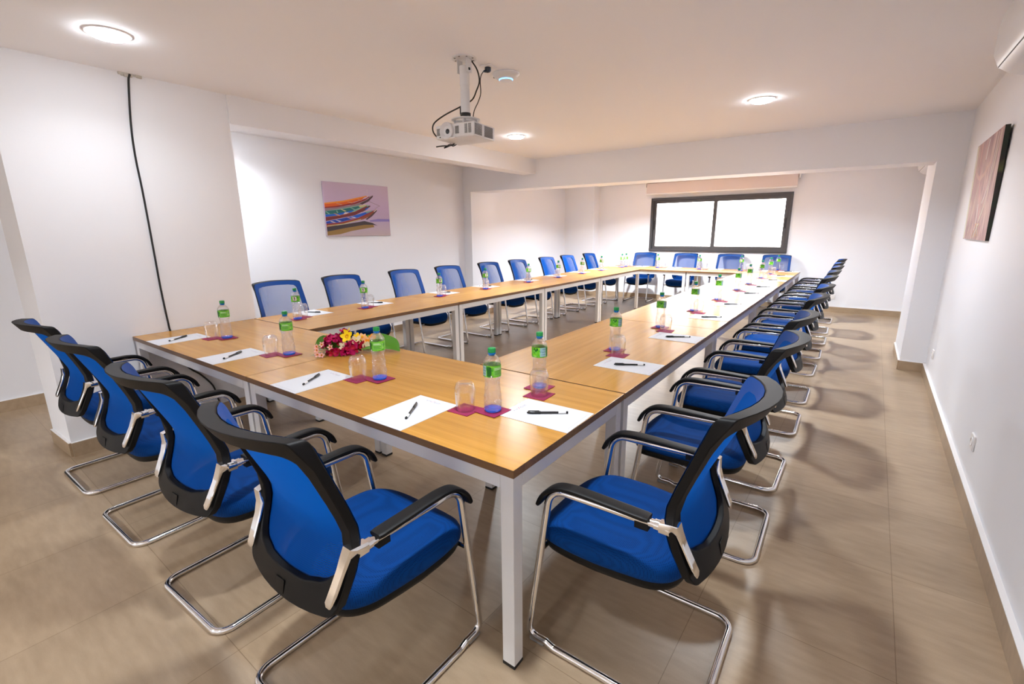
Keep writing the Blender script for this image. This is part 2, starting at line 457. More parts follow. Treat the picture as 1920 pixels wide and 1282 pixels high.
for k in range(4):
    y = W0+L0*(k+0.5)
    spots.append((-0.419, y, R_(90), '%s oak table from the camera in the right-hand row' % ords[k]))
    spots.append((-2*L0+0.419-0.004, y, R_(90), '%s oak table from the camera in the left-hand row' % ords[k]))
spots += [(-L0/2, FARY, 0, 'oak table at the far end under the window, right half'), (-L0*1.5, FARY, 0, 'oak table at the far end under the window, left half')]
proto_table = make_table()
for i, (x, y, rz, lab) in enumerate(spots):
    if i == 0:
        proto_table.location = (x, y, 0); proto_table.rotation_euler = (0, 0, rz); proto_table['label'] = lab
    else:
        dup(proto_table, (x, y, 0), rz, lab)

# ------------------------------------------------------------------ chairs
M_CHROME = mat('polished_chrome', (0.86, 0.86, 0.87, 1), 0.09, metal=1.0)
M_BLACK = mat('black_frame_plastic', srgb(12, 11, 12), 0.5, spec=0.22)
M_PAD = mat('black_armrest_pad', srgb(11, 11, 12), 0.5, spec=0.25)
M_GLIDE = mat('clear_plastic_glide', srgb(150, 145, 142), 0.25)

def seat_fabric():
    m = mat('blue_spacer_mesh_fabric', srgb(0, 62, 140), 0.75, spec=0.12)
    mp = coords(m, scale=(1, 0.8, 1))
    v = N(m, 'ShaderNodeTexVoronoi', feature='F1'); v.inputs['Scale'].default_value = 250; v.inputs['Randomness'].default_value = 0.12
    L(m, mp.outputs[0], v.inputs['Vector'])
    r = ramp(m, [(0.15, srgb(0, 24, 66)), (0.40, srgb(0, 60, 128))]); L(m, v.outputs['Distance'], r.inputs[0])
    L(m, r.outputs[0], B(m).inputs['Base Color']); bump(m, v.outputs['Distance'], 0.35, 0.0015)
    return m
M_SEAT = seat_fabric()
def back_mesh():
    m = mat('blue_see_through_mesh', srgb(0, 76, 160), 0.7, spec=0.12)
    b = B(m)
    mp = coords(m); wv = N(m, 'ShaderNodeTexWave', wave_type='BANDS', bands_direction='Z'); wv.inputs['Scale'].default_value = 62
    L(m, mp.outputs[0], wv.inputs['Vector'])
    r0 = ramp(m, [(0.15, (0.38, 0.38, 0.38, 1)), (0.6, (0.50, 0.50, 0.50, 1))]); L(m, wv.outputs['Fac'], r0.inputs[0])
    lw = N(m, 'ShaderNodeLayerWeight'); lw.inputs[0].default_value = 0.5
    pw_ = N(m, 'ShaderNodeMath', operation='POWER'); pw_.inputs[1].default_value = 1.8; L(m, lw.outputs['Facing'], pw_.inputs[0])
    r = N(m, 'ShaderNodeMath', operation='MULTIPLY_ADD', use_clamp=True); r.inputs[1].default_value = 1.7
    L(m, pw_.outputs[0], r.inputs[0]); L(m, r0.outputs[0], r.inputs[2])
    out = [n for n in m.node_tree.nodes if n.type == 'OUTPUT_MATERIAL'][0]
    trl = N(m, 'ShaderNodeBsdfTranslucent'); trl.inputs[0].default_value = srgb(0, 98, 196)
    mx1 = N(m, 'ShaderNodeMixShader'); mx1.inputs[0].default_value = 0.4
    L(m, b.outputs[0], mx1.inputs[1]); L(m, trl.outputs[0], mx1.inputs[2])
    tr = N(m, 'ShaderNodeBsdfTransparent'); mx = N(m, 'ShaderNodeMixShader')
    L(m, r.outputs[0], mx.inputs[0]); L(m, tr.outputs[0], mx.inputs[1]); L(m, mx1.outputs[0], mx.inputs[2]); L(m, mx.outputs[0], out.inputs[0])
    return m
M_MESH = back_mesh()
M_MESHB = mat('blue_mesh_border', srgb(0, 64, 138), 0.55, spec=0.3)

# profile of the back: forward coordinate (y) at height z, for the side members
PZ = [0.43, 0.47, 0.52, 0.575, 0.63, 0.68, 0.75, 0.87, 1.0]
PF = [-0.222, -0.218, -0.205, -0.178, -0.158, -0.155, -0.175, -0.217, -0.262]
def back_f(z): return float(np.interp(z, PZ, PF))
def bulge(z): return float(np.interp(z, [0.43, 0.55, 0.7, 1.0], [0.034, 0.036, 0.044, 0.080]))
def back_p(x, z, off=0.0):
    f = back_f(z) - bulge(z)*(1-min(1.0, (x/0.24)**2)) + off
    return Vector((x, f, z))
def outline(ins_s, ins_t, ins_b, n=72):
    """closed outline of the back in (x,z), inset by sides / top / bottom"""
    pts = []
    zt, zb = 0.985-ins_t, 0.458+ins_b
    wt, wm, wb = 0.233-ins_s, 0.243-ins_s, 0.226-ins_s
    def hw(z):
        return float(np.interp(z, [0.445, 0.53, 0.66, 0.985], [wb, wm-0.003, wm, wt]))
    rt = 0.016 if ins_s == 0 else 0.03
    rb = 0.036 if ins_s == 0 else (0.055 if ins_s < 0.04 else 0.070)
    P = []
    def corner(cx, cz, r, a0, a1, k, sx, sz=1.0):
        for i in range(k+1):
            a = a0+(a1-a0)*i/k
            P.append((sx*(cx + r*math.cos(a)), cz + r*sz*math.sin(a)))
    # right side going up, top, left side going down, bottom
    for i in range(8): z = (zb+rb)+(zt-rt-zb-rb)*i/7; P.append((hw(z), z))
    c = []
    for i in range(1, 6):
        a = math.pi/2*i/5; c.append((hw(zt)-rt+rt*math.cos(a), zt-rt+rt*math.sin(a)))
    P += c
    for i in range(1, 8): x = (hw(zt)-rt)*(1-2*i/8); P.append((x, zt+0.008*(1-(x/0.23)**2)))
    P += [(-x, z) for x, z in c[::-1]]
    for i in range(8): z = (zt-rt)+(zb+rb-zt+rt)*i/7; P.append((-hw(z), z))
    c = []
    for i in range(1, 7):
        a = math.pi/2*i/6; c.append((-(hw(zb)-rb) - rb*math.cos(a), zb+rb-rb*math.sin(a)*0.9))
    P += c
    for i in range(1, 8): x = -(hw(zb)-rb)*(1-2*i/8); P.append((x, zb+0.1*rb-0.010*(1-(x/0.2)**2)))
    P += [(-x, z) for x, z in c[::-1]]
    return P

def make_chair():
    t = thing('visitor_chair', '', 'chair')
    r = 0.0125; w = 0.246; aw = 0.250
    bm = bmesh.new()
    half = [(0, -0.292, r), (w, -0.292, r), (w, 0.195, r), (w, 0.225, r+0.010), (w, 0.300, r+0.010), (aw, 0.212, 0.636), (aw, -0.135, 0.643)]
    rr = [0, 0.055, 0.03, 0.03, 0.062, 0.062, 0]
    full = [(-x, y, z) for x, y, z in half[:0:-1]] + half
    # centre-line with rounded bends on both sides
    seq = [(-x, y, z) for x, y, z in half[1:][::-1]] + half[1:]
    rad = rr[1:][::-1] + rr[1:]
    tube(bm, fillet(seq, rad, 7), r, 14)
    obj('sled_frame', bm, M_CHROME, t)
    bm = bmesh.new(); tube(bm, [(-w, 0.252, 0.385), (w, 0.252, 0.385)], 0.009, 10)
    obj('cross_tube', bm, M_CHROME, t)
    for s in (-1, 1):
        bm = bmesh.new()
        path = catmull([(s*aw, -0.118, 0.655), (s*aw, -0.04, 0.657), (s*aw, 0.06, 0.660), (s*aw, 0.135, 0.660), (s*aw, 0.19, 0.648), (s*aw, 0.232, 0.612), (s*aw, 0.252, 0.572)], 6)
        n = len(path)
        tube(bm, path, [1.0*(0.9 if i in (0, n-1) else 1) for i in range(n)], 16, sx=0.0235, sy=0.0078, up=(0, 0, 1), pw=0.55)
        box(bm, s*aw-0.012, s*aw+0.012, -0.118, -0.078, 0.618, 0.645)
        obj('armrest_pad', bm, M_PAD, t)
        # chrome elbow and strap that carry the back
        bm = bmesh.new()
        tube(bm, [(s*aw, -0.134, 0.643), (s*aw, -0.152, 0.643)], 0.0155, 14)
        def sec(c, ux, uy, hw_, ht_, ch=0.35):
            return [bm.verts.new(c + ux*(hw_*a) + uy*(ht_*b)) for a, b in ((-1,-ch),(-1+ch*.6,-1),(1-ch*.6,-1),(1,-ch),(1,ch),(1-ch*.6,1),(-1+ch*.6,1),(-1,ch))]
        X, Y, Z = Vector((1, 0, 0)), Vector((0, 1, 0)), Vector((0, 0, 1))
        def rear(x, z, o=0.007): return back_p(x, z, -0.024-o)
        R8 = [sec(Vector((s*aw, -0.148, 0.643)), X, Z, 0.015, 0.015), sec(Vector((s*(aw-0.002), -0.178, 0.645)), X, Z, 0.018, 0.017),
              sec(Vector((s*(aw-0.010), rear(0.23, 0.645).y+0.004, 0.648)), X, (Z-Y).normalized(), 0.020, 0.016), sec(rear(s*0.226, 0.625), X, -Y, 0.0185, 0.008),
              sec(rear(s*0.221, 0.59), X, -Y, 0.016, 0.0065), sec(rear(s*0.217, 0.55), X, -Y, 0.016, 0.0065), sec(rear(s*0.212, 0.512), X, -Y, 0.016, 0.006), sec(rear(s*0.211, 0.500), X, -Y, 0.010, 0.004)]
        for a, b in zip(R8[:-1], R8[1:]):
            for k in range(8): bm.faces.new((a[k], a[(k+1) % 8], b[(k+1) % 8], b[k]))
        bm.faces.new(R8[0][::-1]); bm.faces.new(R8[-1])
        obj('back_bracket', bm, M_CHROME, t)
        bm = bmesh.new(); box(bm, s*w-0.008, s*w+0.008, 0.232, 0.292, 0.0, 0.020)
        obj('glide', bm, M_GLIDE, t, bevel=0.004)
    # black frame of the back
    bm = bmesh.new()
    OO, II = outline(0, 0, 0), outline(0.042, 0.040, 0.072)
    n = len(OO)
    def thick(z): return 0.024 + 0.022*max(0.0, min(1.0, (z-0.90)/0.06))
    of = [bm.verts.new(back_p(x, z)) for x, z in OO]; inf = [bm.verts.new(back_p(x, z)) for x, z in II]
    ob = [bm.verts.new(back_p(x*0.985, z, -thick(z))+Vector((0, 0, 0.006 if z > 0.95 else 0))) for x, z in OO]
    ib = [bm.verts.new(back_p(x*1.03, z, -thick(z)*0.85)) for x, z in II]
    for i in range(n):
        j = (i+1) % n
        bm.faces.new((of[i], of[j], inf[j], inf[i])); bm.faces.new((ob[i], ob[j], of[j], of[i]))
        bm.faces.new((inf[i], inf[j], ib[j], ib[i])); bm.faces.new((ib[i], ib[j], ob[j], ob[i]))
    bk = obj('back_frame', bm, M_BLACK, t, sharp=40, bevel=0.003)
    bm = bmesh.new()
    a = [back_p(x, z, -thick(z)+0.0026) for x, z in ((-0.022, 0.462), (0.022, 0.462), (0.022, 0.500), (-0.022, 0.500))]
    b = [p+Vector((0, -0.0016, 0)) for p in a]
    hexa(bm, a+b); obj('badge', bm, M_BLACK, bk)
    # blue mesh stretched over the front of the frame
    bm = bmesh.new()
    S1 = outline(0.0015, 0.001, 0.0015); rings = [[bm.verts.new(back_p(x, z, 0.003)) for x, z in S1]]
    rings.append([bm.verts.new(back_p(x, z, 0.0035)) for x, z in outline(0.030, 0.030, 0.050)])
    I2 = outline(0.042, 0.040, 0.072)
    rings.append([bm.verts.new(back_p(x, z, 0.003)) for x, z in I2])
    for k in range(1, 10):
        s = 1-k/10
        rings.append([bm.verts.new(back_p(x*s, 0.72+(z-0.72)*s, 0.002)) for x, z in I2])
    cv = bm.verts.new(back_p(0, 0.72, 0.002))
    for k in range(len(rings)-1):
        for i in range(n):
            j = (i+1) % n
            bm.faces.new((rings[k][i], rings[k][j], rings[k+1][j], rings[k+1][i])).material_index = 1 if k < 2 else 0
    for i in range(n): bm.faces.new((rings[-1][i], rings[-1][(i+1) % n], cv)).material_index = 0
    obj('back_mesh', bm, [M_MESH, M_MESHB], t, sharp=80)
    # seat cushion and pan
    def seat_ring(bm, sc, z, dz=0.0, n=56, fy=0.056, hx=0.243, hy=0.256):
        ring = []
        for i in range(n):
            a = 2*math.pi*i/n; c, s = math.cos(a), math.sin(a); e = 2/3.6
            x = math.copysign(abs(c)**e, c)*hx*sc; y = math.copysign(abs(s)**e, s)*hy*sc
            if y < 0: x *= 1-0.10*(-y/hy)
            yy = y+fy
            drop = -0.030*max(0, (yy-0.16)/0.15)**2 - 0.014*max(0, (-yy-0.05)/0.15) + 0.010*(abs(x)/hx)**2*(sc > 0.3)
            ring.append(bm.verts.new((x, yy, z+drop)))
        return ring
    def loft(bm, specs, mi=0):
        R = [seat_ring(bm, sc, z) for sc, z in specs]
        for k in range(len(R)-1):
            for i in range(56):
                bm.faces.new((R[k][i], R[k][(i+1) % 56], R[k+1][(i+1) % 56], R[k+1][i])).material_index = mi
        bm.faces.new(R[0][::-1]).material_index = mi; bm.faces.new(R[-1]).material_index = mi
    bm = bmesh.new()
    loft(bm, [(0.88, 0.402), (0.955, 0.404), (0.99, 0.416), (1.0, 0.432), (0.993, 0.450), (0.97, 0.463), (0.92, 0.472), (0.82, 0.478), (0.65, 0.481), (0.45, 0.480), (0.25, 0.478), (0.08, 0.477)])
    obj('seat', bm, M_SEAT, t, sharp=60)
    bm = bmesh.new()
    loft(bm, [(0.80, 0.368), (0.94, 0.376), (0.968, 0.394), (0.95, 0.412)])
    obj('seat_pan', bm, M_BLACK, t, sharp=60)
    return t

chair0 = make_chair()
used = [False]
def place_chair(x, y, rz, label, group):
    if not used[0]:
        used[0] = True
        chair0.location = (x, y, 0); chair0.rotation_euler = (0, 0, rz); chair0['label'] = label; chair0['group'] = group
    else: dup(chair0, (x, y, 0), rz, label, group)
ordn = ['first', 'second', 'third', 'fourth', 'fifth', 'sixth', 'seventh', 'eighth', 'ninth', 'tenth']
for (x, a), lab in zip([(-0.455, -0.5), (-1.225, 2.0), (-2.085, 1.0), (-2.865, 0.5)],
    ['blue mesh chair with black frame, nearest of the four at the near table end',
     'blue mesh chair at the near table end, second from the camera',
     'blue mesh chair at the near table end, third from the camera',
     'blue mesh chair at the near table end, beside the pier with the cable']):
    place_chair(x, -0.232, R_(a), lab, 'chairs along the near table end')
for k, (y, a) in enumerate([(0.400, 0), (1.268, 1), (1.99, -1), (2.91, 0.5), (3.68, 0), (4.63, -1), (5.41, 0.8), (6.26, 0), (7.04, 0.5), (7.95, -0.5)]):
    lab = 'blue mesh chair on the right-hand row, %s from the camera' % ordn[k] if k else 'large blue mesh chair at the near right corner, its arms toward the table'
    place_chair(0.252+0.006*math.sin(k*2.1), y, R_(90+a), lab, 'chairs along the right-hand table row')
for k, (y, a) in enumerate([(1.35, 0), (2.08, 1), (2.98, 0), (3.77, -1), (4.68, 0), (5.46, 1), (6.38, 0), (7.15, 0), (8.08, -1)]):
    place_chair(-3.585, y, R_(-90+a), 'blue mesh chair facing us on the left-hand row, %s from the camera' % ordn[k], 'chairs along the left-hand table row')
for x, a, lab in ((-2.93, 2, 'blue mesh chair under the left end of the window'), (-2.09, -1, 'blue mesh chair under the window, second from the left'),
               (-1.23, 1, 'blue mesh chair under the window, third from the left'), (-0.445, 0, 'blue mesh chair under the right end of the window')):
    place_chair(x, 8.665, R_(180+a), lab, 'chairs along the far end under the window')

# ------------------------------------------------------------------ place settings
M_PAPER = mat('white_paper', srgb(212, 212, 217), 0.7, spec=0.1)
M_PRINT = mat('pale_grey_print', srgb(138, 138, 150), 0.7)
M_PRINTR = mat('pale_red_print', srgb(200, 110, 125), 0.7)
M_FELT = mat('burgundy_coaster_card', srgb(142, 34, 76), 0.6, spec=0.2)
M_PENB = mat('black_pen_plastic', srgb(16, 16, 18), 0.25)
M_PENW = mat('white_pen_band', srgb(225, 222, 220), 0.35)
def thin_glass(name, tint, k, rough=0.03, face=0.0, solid=0.0, ior=1.45, edge=(0.5, 0.52, 0.55, 1)):
    m = bpy.data.materials.new(name); m.use_nodes = True; n = m.node_tree; n.nodes.clear()
    out = n.nodes.new('ShaderNodeOutputMaterial'); mx = n.nodes.new('ShaderNodeMixShader'); tr = n.nodes.new('ShaderNodeBsdfTransparent'); gl = n.nodes.new('ShaderNodeBsdfGlossy')
    tr.inputs[0].default_value = tint; gl.inputs[0].default_value = (1, 1, 1, 1); gl.inputs['Roughness'].default_value = rough
    lw = n.nodes.new('ShaderNodeLayerWeight'); lw.inputs[0].default_value = 0.22
    pw_ = n.nodes.new('ShaderNodeMath'); pw_.operation = 'POWER'; pw_.inputs[1].default_value = 2.2; n.links.new(lw.outputs['Facing'], pw_.inputs[0])
    ml = n.nodes.new('ShaderNodeMath'); ml.operation = 'MULTIPLY_ADD'; ml.inputs[1].default_value = k; ml.inputs[2].default_value = 0.035+face; ml.use_clamp = True
    n.links.new(pw_.outputs[0], ml.inputs[0]); n.links.new(ml.outputs[0], mx.inputs[0]); n.links.new(tr.outputs[0], mx.inputs[1]); n.links.new(gl.outputs[0], mx.inputs[2]); cr = n.nodes.new('ShaderNodeMix'); cr.data_type = 'RGBA'; cr.inputs[6].default_value = tint; cr.inputs[7].default_value = edge
    n.links.new(pw_.outputs[0], cr.inputs[0]); n.links.new(cr.outputs[2], tr.inputs[0])
    g2 = n.nodes.new('ShaderNodeBsdfGlass'); g2.inputs['IOR'].default_value = ior; g2.inputs['Roughness'].default_value = 0.01; g2.inputs[0].default_value = (1, 1, 1, 1)
    m2 = n.nodes.new('ShaderNodeMixShader'); m2.inputs[0].default_value = solid
    n.links.new(mx.outputs[0], m2.inputs[1]); n.links.new(g2.outputs[0], m2.inputs[2]); n.links.new(m2.outputs[0], out.inputs[0])
    return m
def relief(m):
    # moulded diagonal ribs of the bottle wall, as a normal for reflection and edge absorption
    n = m.node_tree
    tc = n.nodes.new('ShaderNodeTexCoord'); vo = n.nodes.new('ShaderNodeTexVoronoi'); mp = n.nodes.new('ShaderNodeMapping'); mp.inputs['Scale'].default_value = (62, 62, 48)
    bp_ = n.nodes.new('ShaderNodeBump'); bp_.inputs['Strength'].default_value = 0.9; bp_.inputs['Distance'].default_value = 0.006
    n.links.new(tc.outputs['Object'], mp.inputs[0]); n.links.new(mp.outputs[0], vo.inputs['Vector']); n.links.new(vo.outputs['Distance'], bp_.inputs['Height'])
    for x in n.nodes:
        if x.type in ('LAYER_WEIGHT', 'BSDF_GLOSSY'): n.links.new(bp_.outputs[0], x.inputs['Normal'])
M_GLASS = thin_glass('clear_glass', (0.99, 0.99, 0.99, 1), 1.4, 0.015, 0.01, 0.06, 1.45, (0.12, 0.13, 0.15, 1))
M_PET = thin_glass('clear_bottle_plastic', (0.985, 0.992, 0.997, 1), 1.6, 0.05, 0.06, 0.16, 1.22, (0.10, 0.14, 0.20, 1))
relief(M_PET)
M_PETB = mat('blue_bottle_base', srgb(14, 112, 242), 0.15, Transmission_Weight=0.0, Alpha=0.72)
M_PETN = mat('blue_neck_plastic', srgb(20, 130, 215), 0.2, Transmission_Weight=0.35)
M_CAP = mat('green_cap_plastic', srgb(16, 134, 62), 0.35)

def label_mat():
    m = mat('green_label_print', srgb(88, 178, 24), 0.35)
    mp = coords(m); n = N(m, 'ShaderNodeTexNoise'); n.inputs['Scale'].default_value = 60; n.inputs['Detail'].default_value = 3
    L(m, mp.outputs[0], n.inputs['Vector'])
    r = ramp(m, [(0.38, srgb(52, 150, 14)), (0.5, srgb(84, 178, 20)), (0.62, srgb(126, 206, 36))]); L(m, n.outputs['Fac'], r.inputs[0])
    L(m, r.outputs[0], B(m).inputs['Base Color']); return m
M_LABEL = label_mat()
M_LTEAL = mat('pale_teal_print', srgb(158, 196, 200), 0.4); M_DTEAL = mat('dark_teal_print', srgb(24, 96, 104), 0.4)
M_DGREEN = mat('dark_green_print', srgb(4, 96, 18), 0.4); M_LGREEN = mat('light_green_print', srgb(122, 200, 76), 0.4)
M_LWHITE = mat('white_print', srgb(232, 230, 226), 0.4); M_LBLACK = mat('black_print', srgb(26, 22, 24), 0.4); M_LRED = mat('dark_red_print', srgb(110, 20, 40), 0.4)

LR = 0.0352
def wrap(a, z, rr): return Vector((rr*math.cos(a), rr*math.sin(a), z))
def patch(bm, a0, a1, z0, z1, mi, rr):
    n = max(2, int(abs(a1-a0)/0.12)+1)
    lo = [bm.verts.new(wrap(a0+(a1-a0)*i/n, z0, rr)) for i in range(n+1)]; hi = [bm.verts.new(wrap(a0+(a1-a0)*i/n, z1, rr)) for i in range(n+1)]
    for i in range(n): bm.faces.new((lo[i], lo[i+1], hi[i+1], hi[i])).material_index = mi
def blob(bm, a, z, ra, rz, mi, rr, k=14):
    bm.faces.new([bm.verts.new(wrap(a+ra*math.cos(2*math.pi*i/k), z+rz*math.sin(2*math.pi*i/k), rr)) for i in range(k)]).material_index = mi
def text_bm(bm, body, size, fn, mi):
    cu = bpy.data.curves.new('lettering', 'FONT'); cu.body = body; cu.size = size; cu.align_x = 'CENTER'; cu.resolution_u = 2
    o = bpy.data.objects.new('lettering', cu); COL.objects.link(o)
    dg = bpy.context.evaluated_depsgraph_get(); me = bpy.data.meshes.new_from_object(o.evaluated_get(dg))
    vs = [bm.verts.new(fn(v.co.x, v.co.y)) for v in me.vertices]
    for p in me.polygons:
        try: bm.faces.new([vs[i] for i in p.vertices]).material_index = mi
        except ValueError: pass
    bpy.data.objects.remove(o); bpy.data.curves.remove(cu); bpy.data.meshes.remove(me)

def make_bottle():
    t = thing('water_bottle', '', 'bottle')
    bm = bmesh.new()
    prof = [(0.012, 0.004), (0.024, 0.0), (0.031, 0.002), (0.034, 0.009), (0.0345, 0.020), (0.0345, 0.045), (0.033, 0.075), (0.0300, 0.100), (0.0288, 0.118), (0.0295, 0.130), (0.0325, 0.140), (0.0348, 0.147), (0.0350, 0.150),
            (0.0350, 0.196), (0.0350, 0.202), (0.0335, 0.207), (0.026, 0.219), (0.018, 0.229), (0.0135, 0.233)]
    # fine steps through the ribbed section
    P = []
    for (r0, z0), (r1, z1) in zip(prof[:-1], prof[1:]):
        k = max(1, int((z1-z0)/0.0035))
        for i in range(k): P.append((r0+(r1-r0)*i/k, z0+(z1-z0)*i/k))
    P.append(prof[-1]); n = 48; rings = []
    for r, z in P:
        ring = []
        for i in range(n):
            a = 2*math.pi*i/n; rr = r
            if 0.022 < z < 0.140:
                e = min(1, (z-0.022)/0.012, (0.140-z)/0.012)
                rr += e*0.0028*(abs(math.sin(a*3+z*62)) - abs(math.sin(a*3-z*62+0.6)))
            ring.append(bm.verts.new((rr*math.cos(a), rr*math.sin(a), z)))
        rings.append(ring)
    for k in range(len(rings)-1):
        for i in range(n):
            bm.faces.new((rings[k][i], rings[k][(i+1) % n], rings[k+1][(i+1) % n], rings[k+1][i])).material_index = 1 if P[k][1] < 0.012 else 0
    bm.faces.new(rings[0][::-1]).material_index = 1
    obj('bottle_body', bm, [M_PET, M_PETB], t, sharp=70)
    bm = bmesh.new()
    lathe(bm, [(0.0126, 0.229), (0.0130, 0.236), (0.0160, 0.237), (0.0160, 0.239), (0.0132, 0.240), (0.0132, 0.242)], 28, cap0=False)
    obj('neck_ring', bm, M_PETN, t)
    bm = bmesh.new(); n = 48; R0 = []
    prof = [(0.0146, 0.2415, 0), (0.0152, 0.2425, 1), (0.0152, 0.256, 1), (0.0146, 0.2585, 0), (0.0120, 0.2598, 0)]
    for r, z, k in prof: R0.append([bm.verts.new(((r+k*0.0004*(i % 2))*math.cos(2*math.pi*i/n), (r+k*0.0004*(i % 2))*math.sin(2*math.pi*i/n), z)) for i in range(n)])
    for k in range(len(R0)-1):
        for i in range(n): bm.faces.new((R0[k][i], R0[k][(i+1) % n], R0[k+1][(i+1) % n], R0[k+1][i]))
    bm.faces.new(R0[-1]); bm.faces.new(R0[0][::-1])
    obj('cap', bm, M_CAP, t)
    bm = bmesh.new(); lathe(bm, [(LR, 0.1485), (LR, 0.194)], 48, cap0=False, cap1=False)
    lb = obj('label', bm, M_LABEL, t)
    bm = bmesh.new(); r1, r2 = LR+0.00025, LR+0.0005
    mats = [M_LTEAL, M_DTEAL, M_DGREEN, M_LGREEN, M_LWHITE, M_LBLACK, M_LRED]
    d = R_
    patch(bm, d(-24), d(24), 0.160, 0.192, 4, r1)                       # portrait square
    blob(bm, d(-3), 0.182, 0.17, 0.0060, 5, r2); blob(bm, d(2), 0.1725, 0.09, 0.0045, 5, r2); blob(bm, d(-8), 0.1665, 0.22, 0.003, 5, r2)
    patch(bm, d(-24), d(24), 0.1575, 0.160, 6, r1)
    for a, z, ra, rz, mi in ((62, 0.187, .30, .0045, 2), (84, 0.181, .18, .004, 2), (60, 0.178, .34, .0035, 3), (78, 0.170, .38, .003, 3), (96, 0.186, .12, .006, 2)): blob(bm, d(a), z, ra, rz, mi, r1)
    text_bm(bm, 'eau minérale', 0.0052, lambda x, y: wrap(d(72)+x/r2, 0.1535+y, r2), 4)
    patch(bm, d(116), d(164), 0.153, 0.193, 0, r1)                      # lettered box
    for k, s in enumerate(('CASA', 'MAN', 'CAISE')):
        text_bm(bm, s, 0.0118 if k < 2 else 0.0098, lambda x, y, k=k: wrap(d(140)+x/r2*(0.92 if k != 1 else 1.1), 0.1815-0.0112*k+y, r2), 1)
    patch(bm, d(170), d(200), 0.152, 0.185, 2, r1); blob(bm, d(184), 0.186, .30, .005, 2, r2)
    patch(bm, d(212), d(286), 0.1545, 0.1905, 3, r1)
    for k in range(6): patch(bm, d(220), d(278-9*(k % 2)), 0.159+0.0048*k, 0.1604+0.0048*k, 4 if k > 3 else 2, r2)
    for k in range(4): patch(bm, d(291), d(296), 0.159+0.007*k, 0.1625+0.007*k, 4, r2)
    patch(bm, d(196), d(204), 0.149, 0.156, 4, r2); patch(bm, d(204), d(208), 0.149, 0.156, 5, r2)
    obj('label_print', bm, mats, lb, smooth=False)
    return t

def make_glass():
    t = thing('drinking_glass', '', 'glass')
    bm = bmesh.new()
    out = [(0.0350, 0.0), (0.0372, 0.02), (0.0398, 0.045), (0.0418, 0.066), (0.0424, 0.080), (0.0412, 0.094), (0.0375, 0.106), (0.0315, 0.1145), (0.0285, 0.1165), (0.0255, 0.1150), (0.0200, 0.1128), (0.0005, 0.1125)]
    inn = [(0.0335, 0.0), (0.0355, 0.02), (0.0382, 0.045), (0.0402, 0.066), (0.0408, 0.080), (0.0395, 0.092), (0.0345, 0.1015), (0.0260, 0.1055), (0.0005, 0.1065)]
    lathe(bm, out, 40, cap0=False, cap1=False); lathe(bm, inn, 40, cap0=False, cap1=False)
    lathe(bm, [(0.0350, 0.0), (0.0335, 0.0)], 40, cap0=False, cap1=False)
    o = obj('glass_wall', bm, M_GLASS, t, sharp=80)
    return t

def make_paper():
    bm = bmesh.new()
    box(bm, -0.1105, 0.1105, 0.0, 0.310, 0.0, 0.0016)
    z = 0.0018
    def q(x0, x1, y0, y1, mi): bm.faces.new([bm.verts.new(p) for p in ((x0,y0,z),(x1,y0,z),(x1,y1,z),(x0,y1,z))]).material_index = mi
    # faint illegible letterhead: small grey strokes with a red pen stroke between
    rnd = random.Random(3)
    x = -0.040
    while x < 0.042:
        if not (-0.012 < x < 0.002):
            q(x, x+0.0014, 0.276, 0.283, 1)
            if rnd.random() < 0.6: q(x+0.0014, x+0.0034, 0.2815 if rnd.random() < .5 else 0.276, 0.283 if rnd.random() < .5 else 0.2775, 1)
        x += 0.0056
    v = [bm.verts.new(p) for p in ((-0.012, 0.272, z), (-0.009, 0.272, z), (0.003, 0.288, z), (0.001, 0.289, z))]; bm.faces.new(v).material_index = 2
    q(0.006, 0.040, 0.2712, 0.2726, 1)
    q(-0.085, 0.085, 0.0150, 0.0160, 1)
    return obj('notepaper', bm, [M_PAPER, M_PRINT, M_PRINTR], smooth=False)

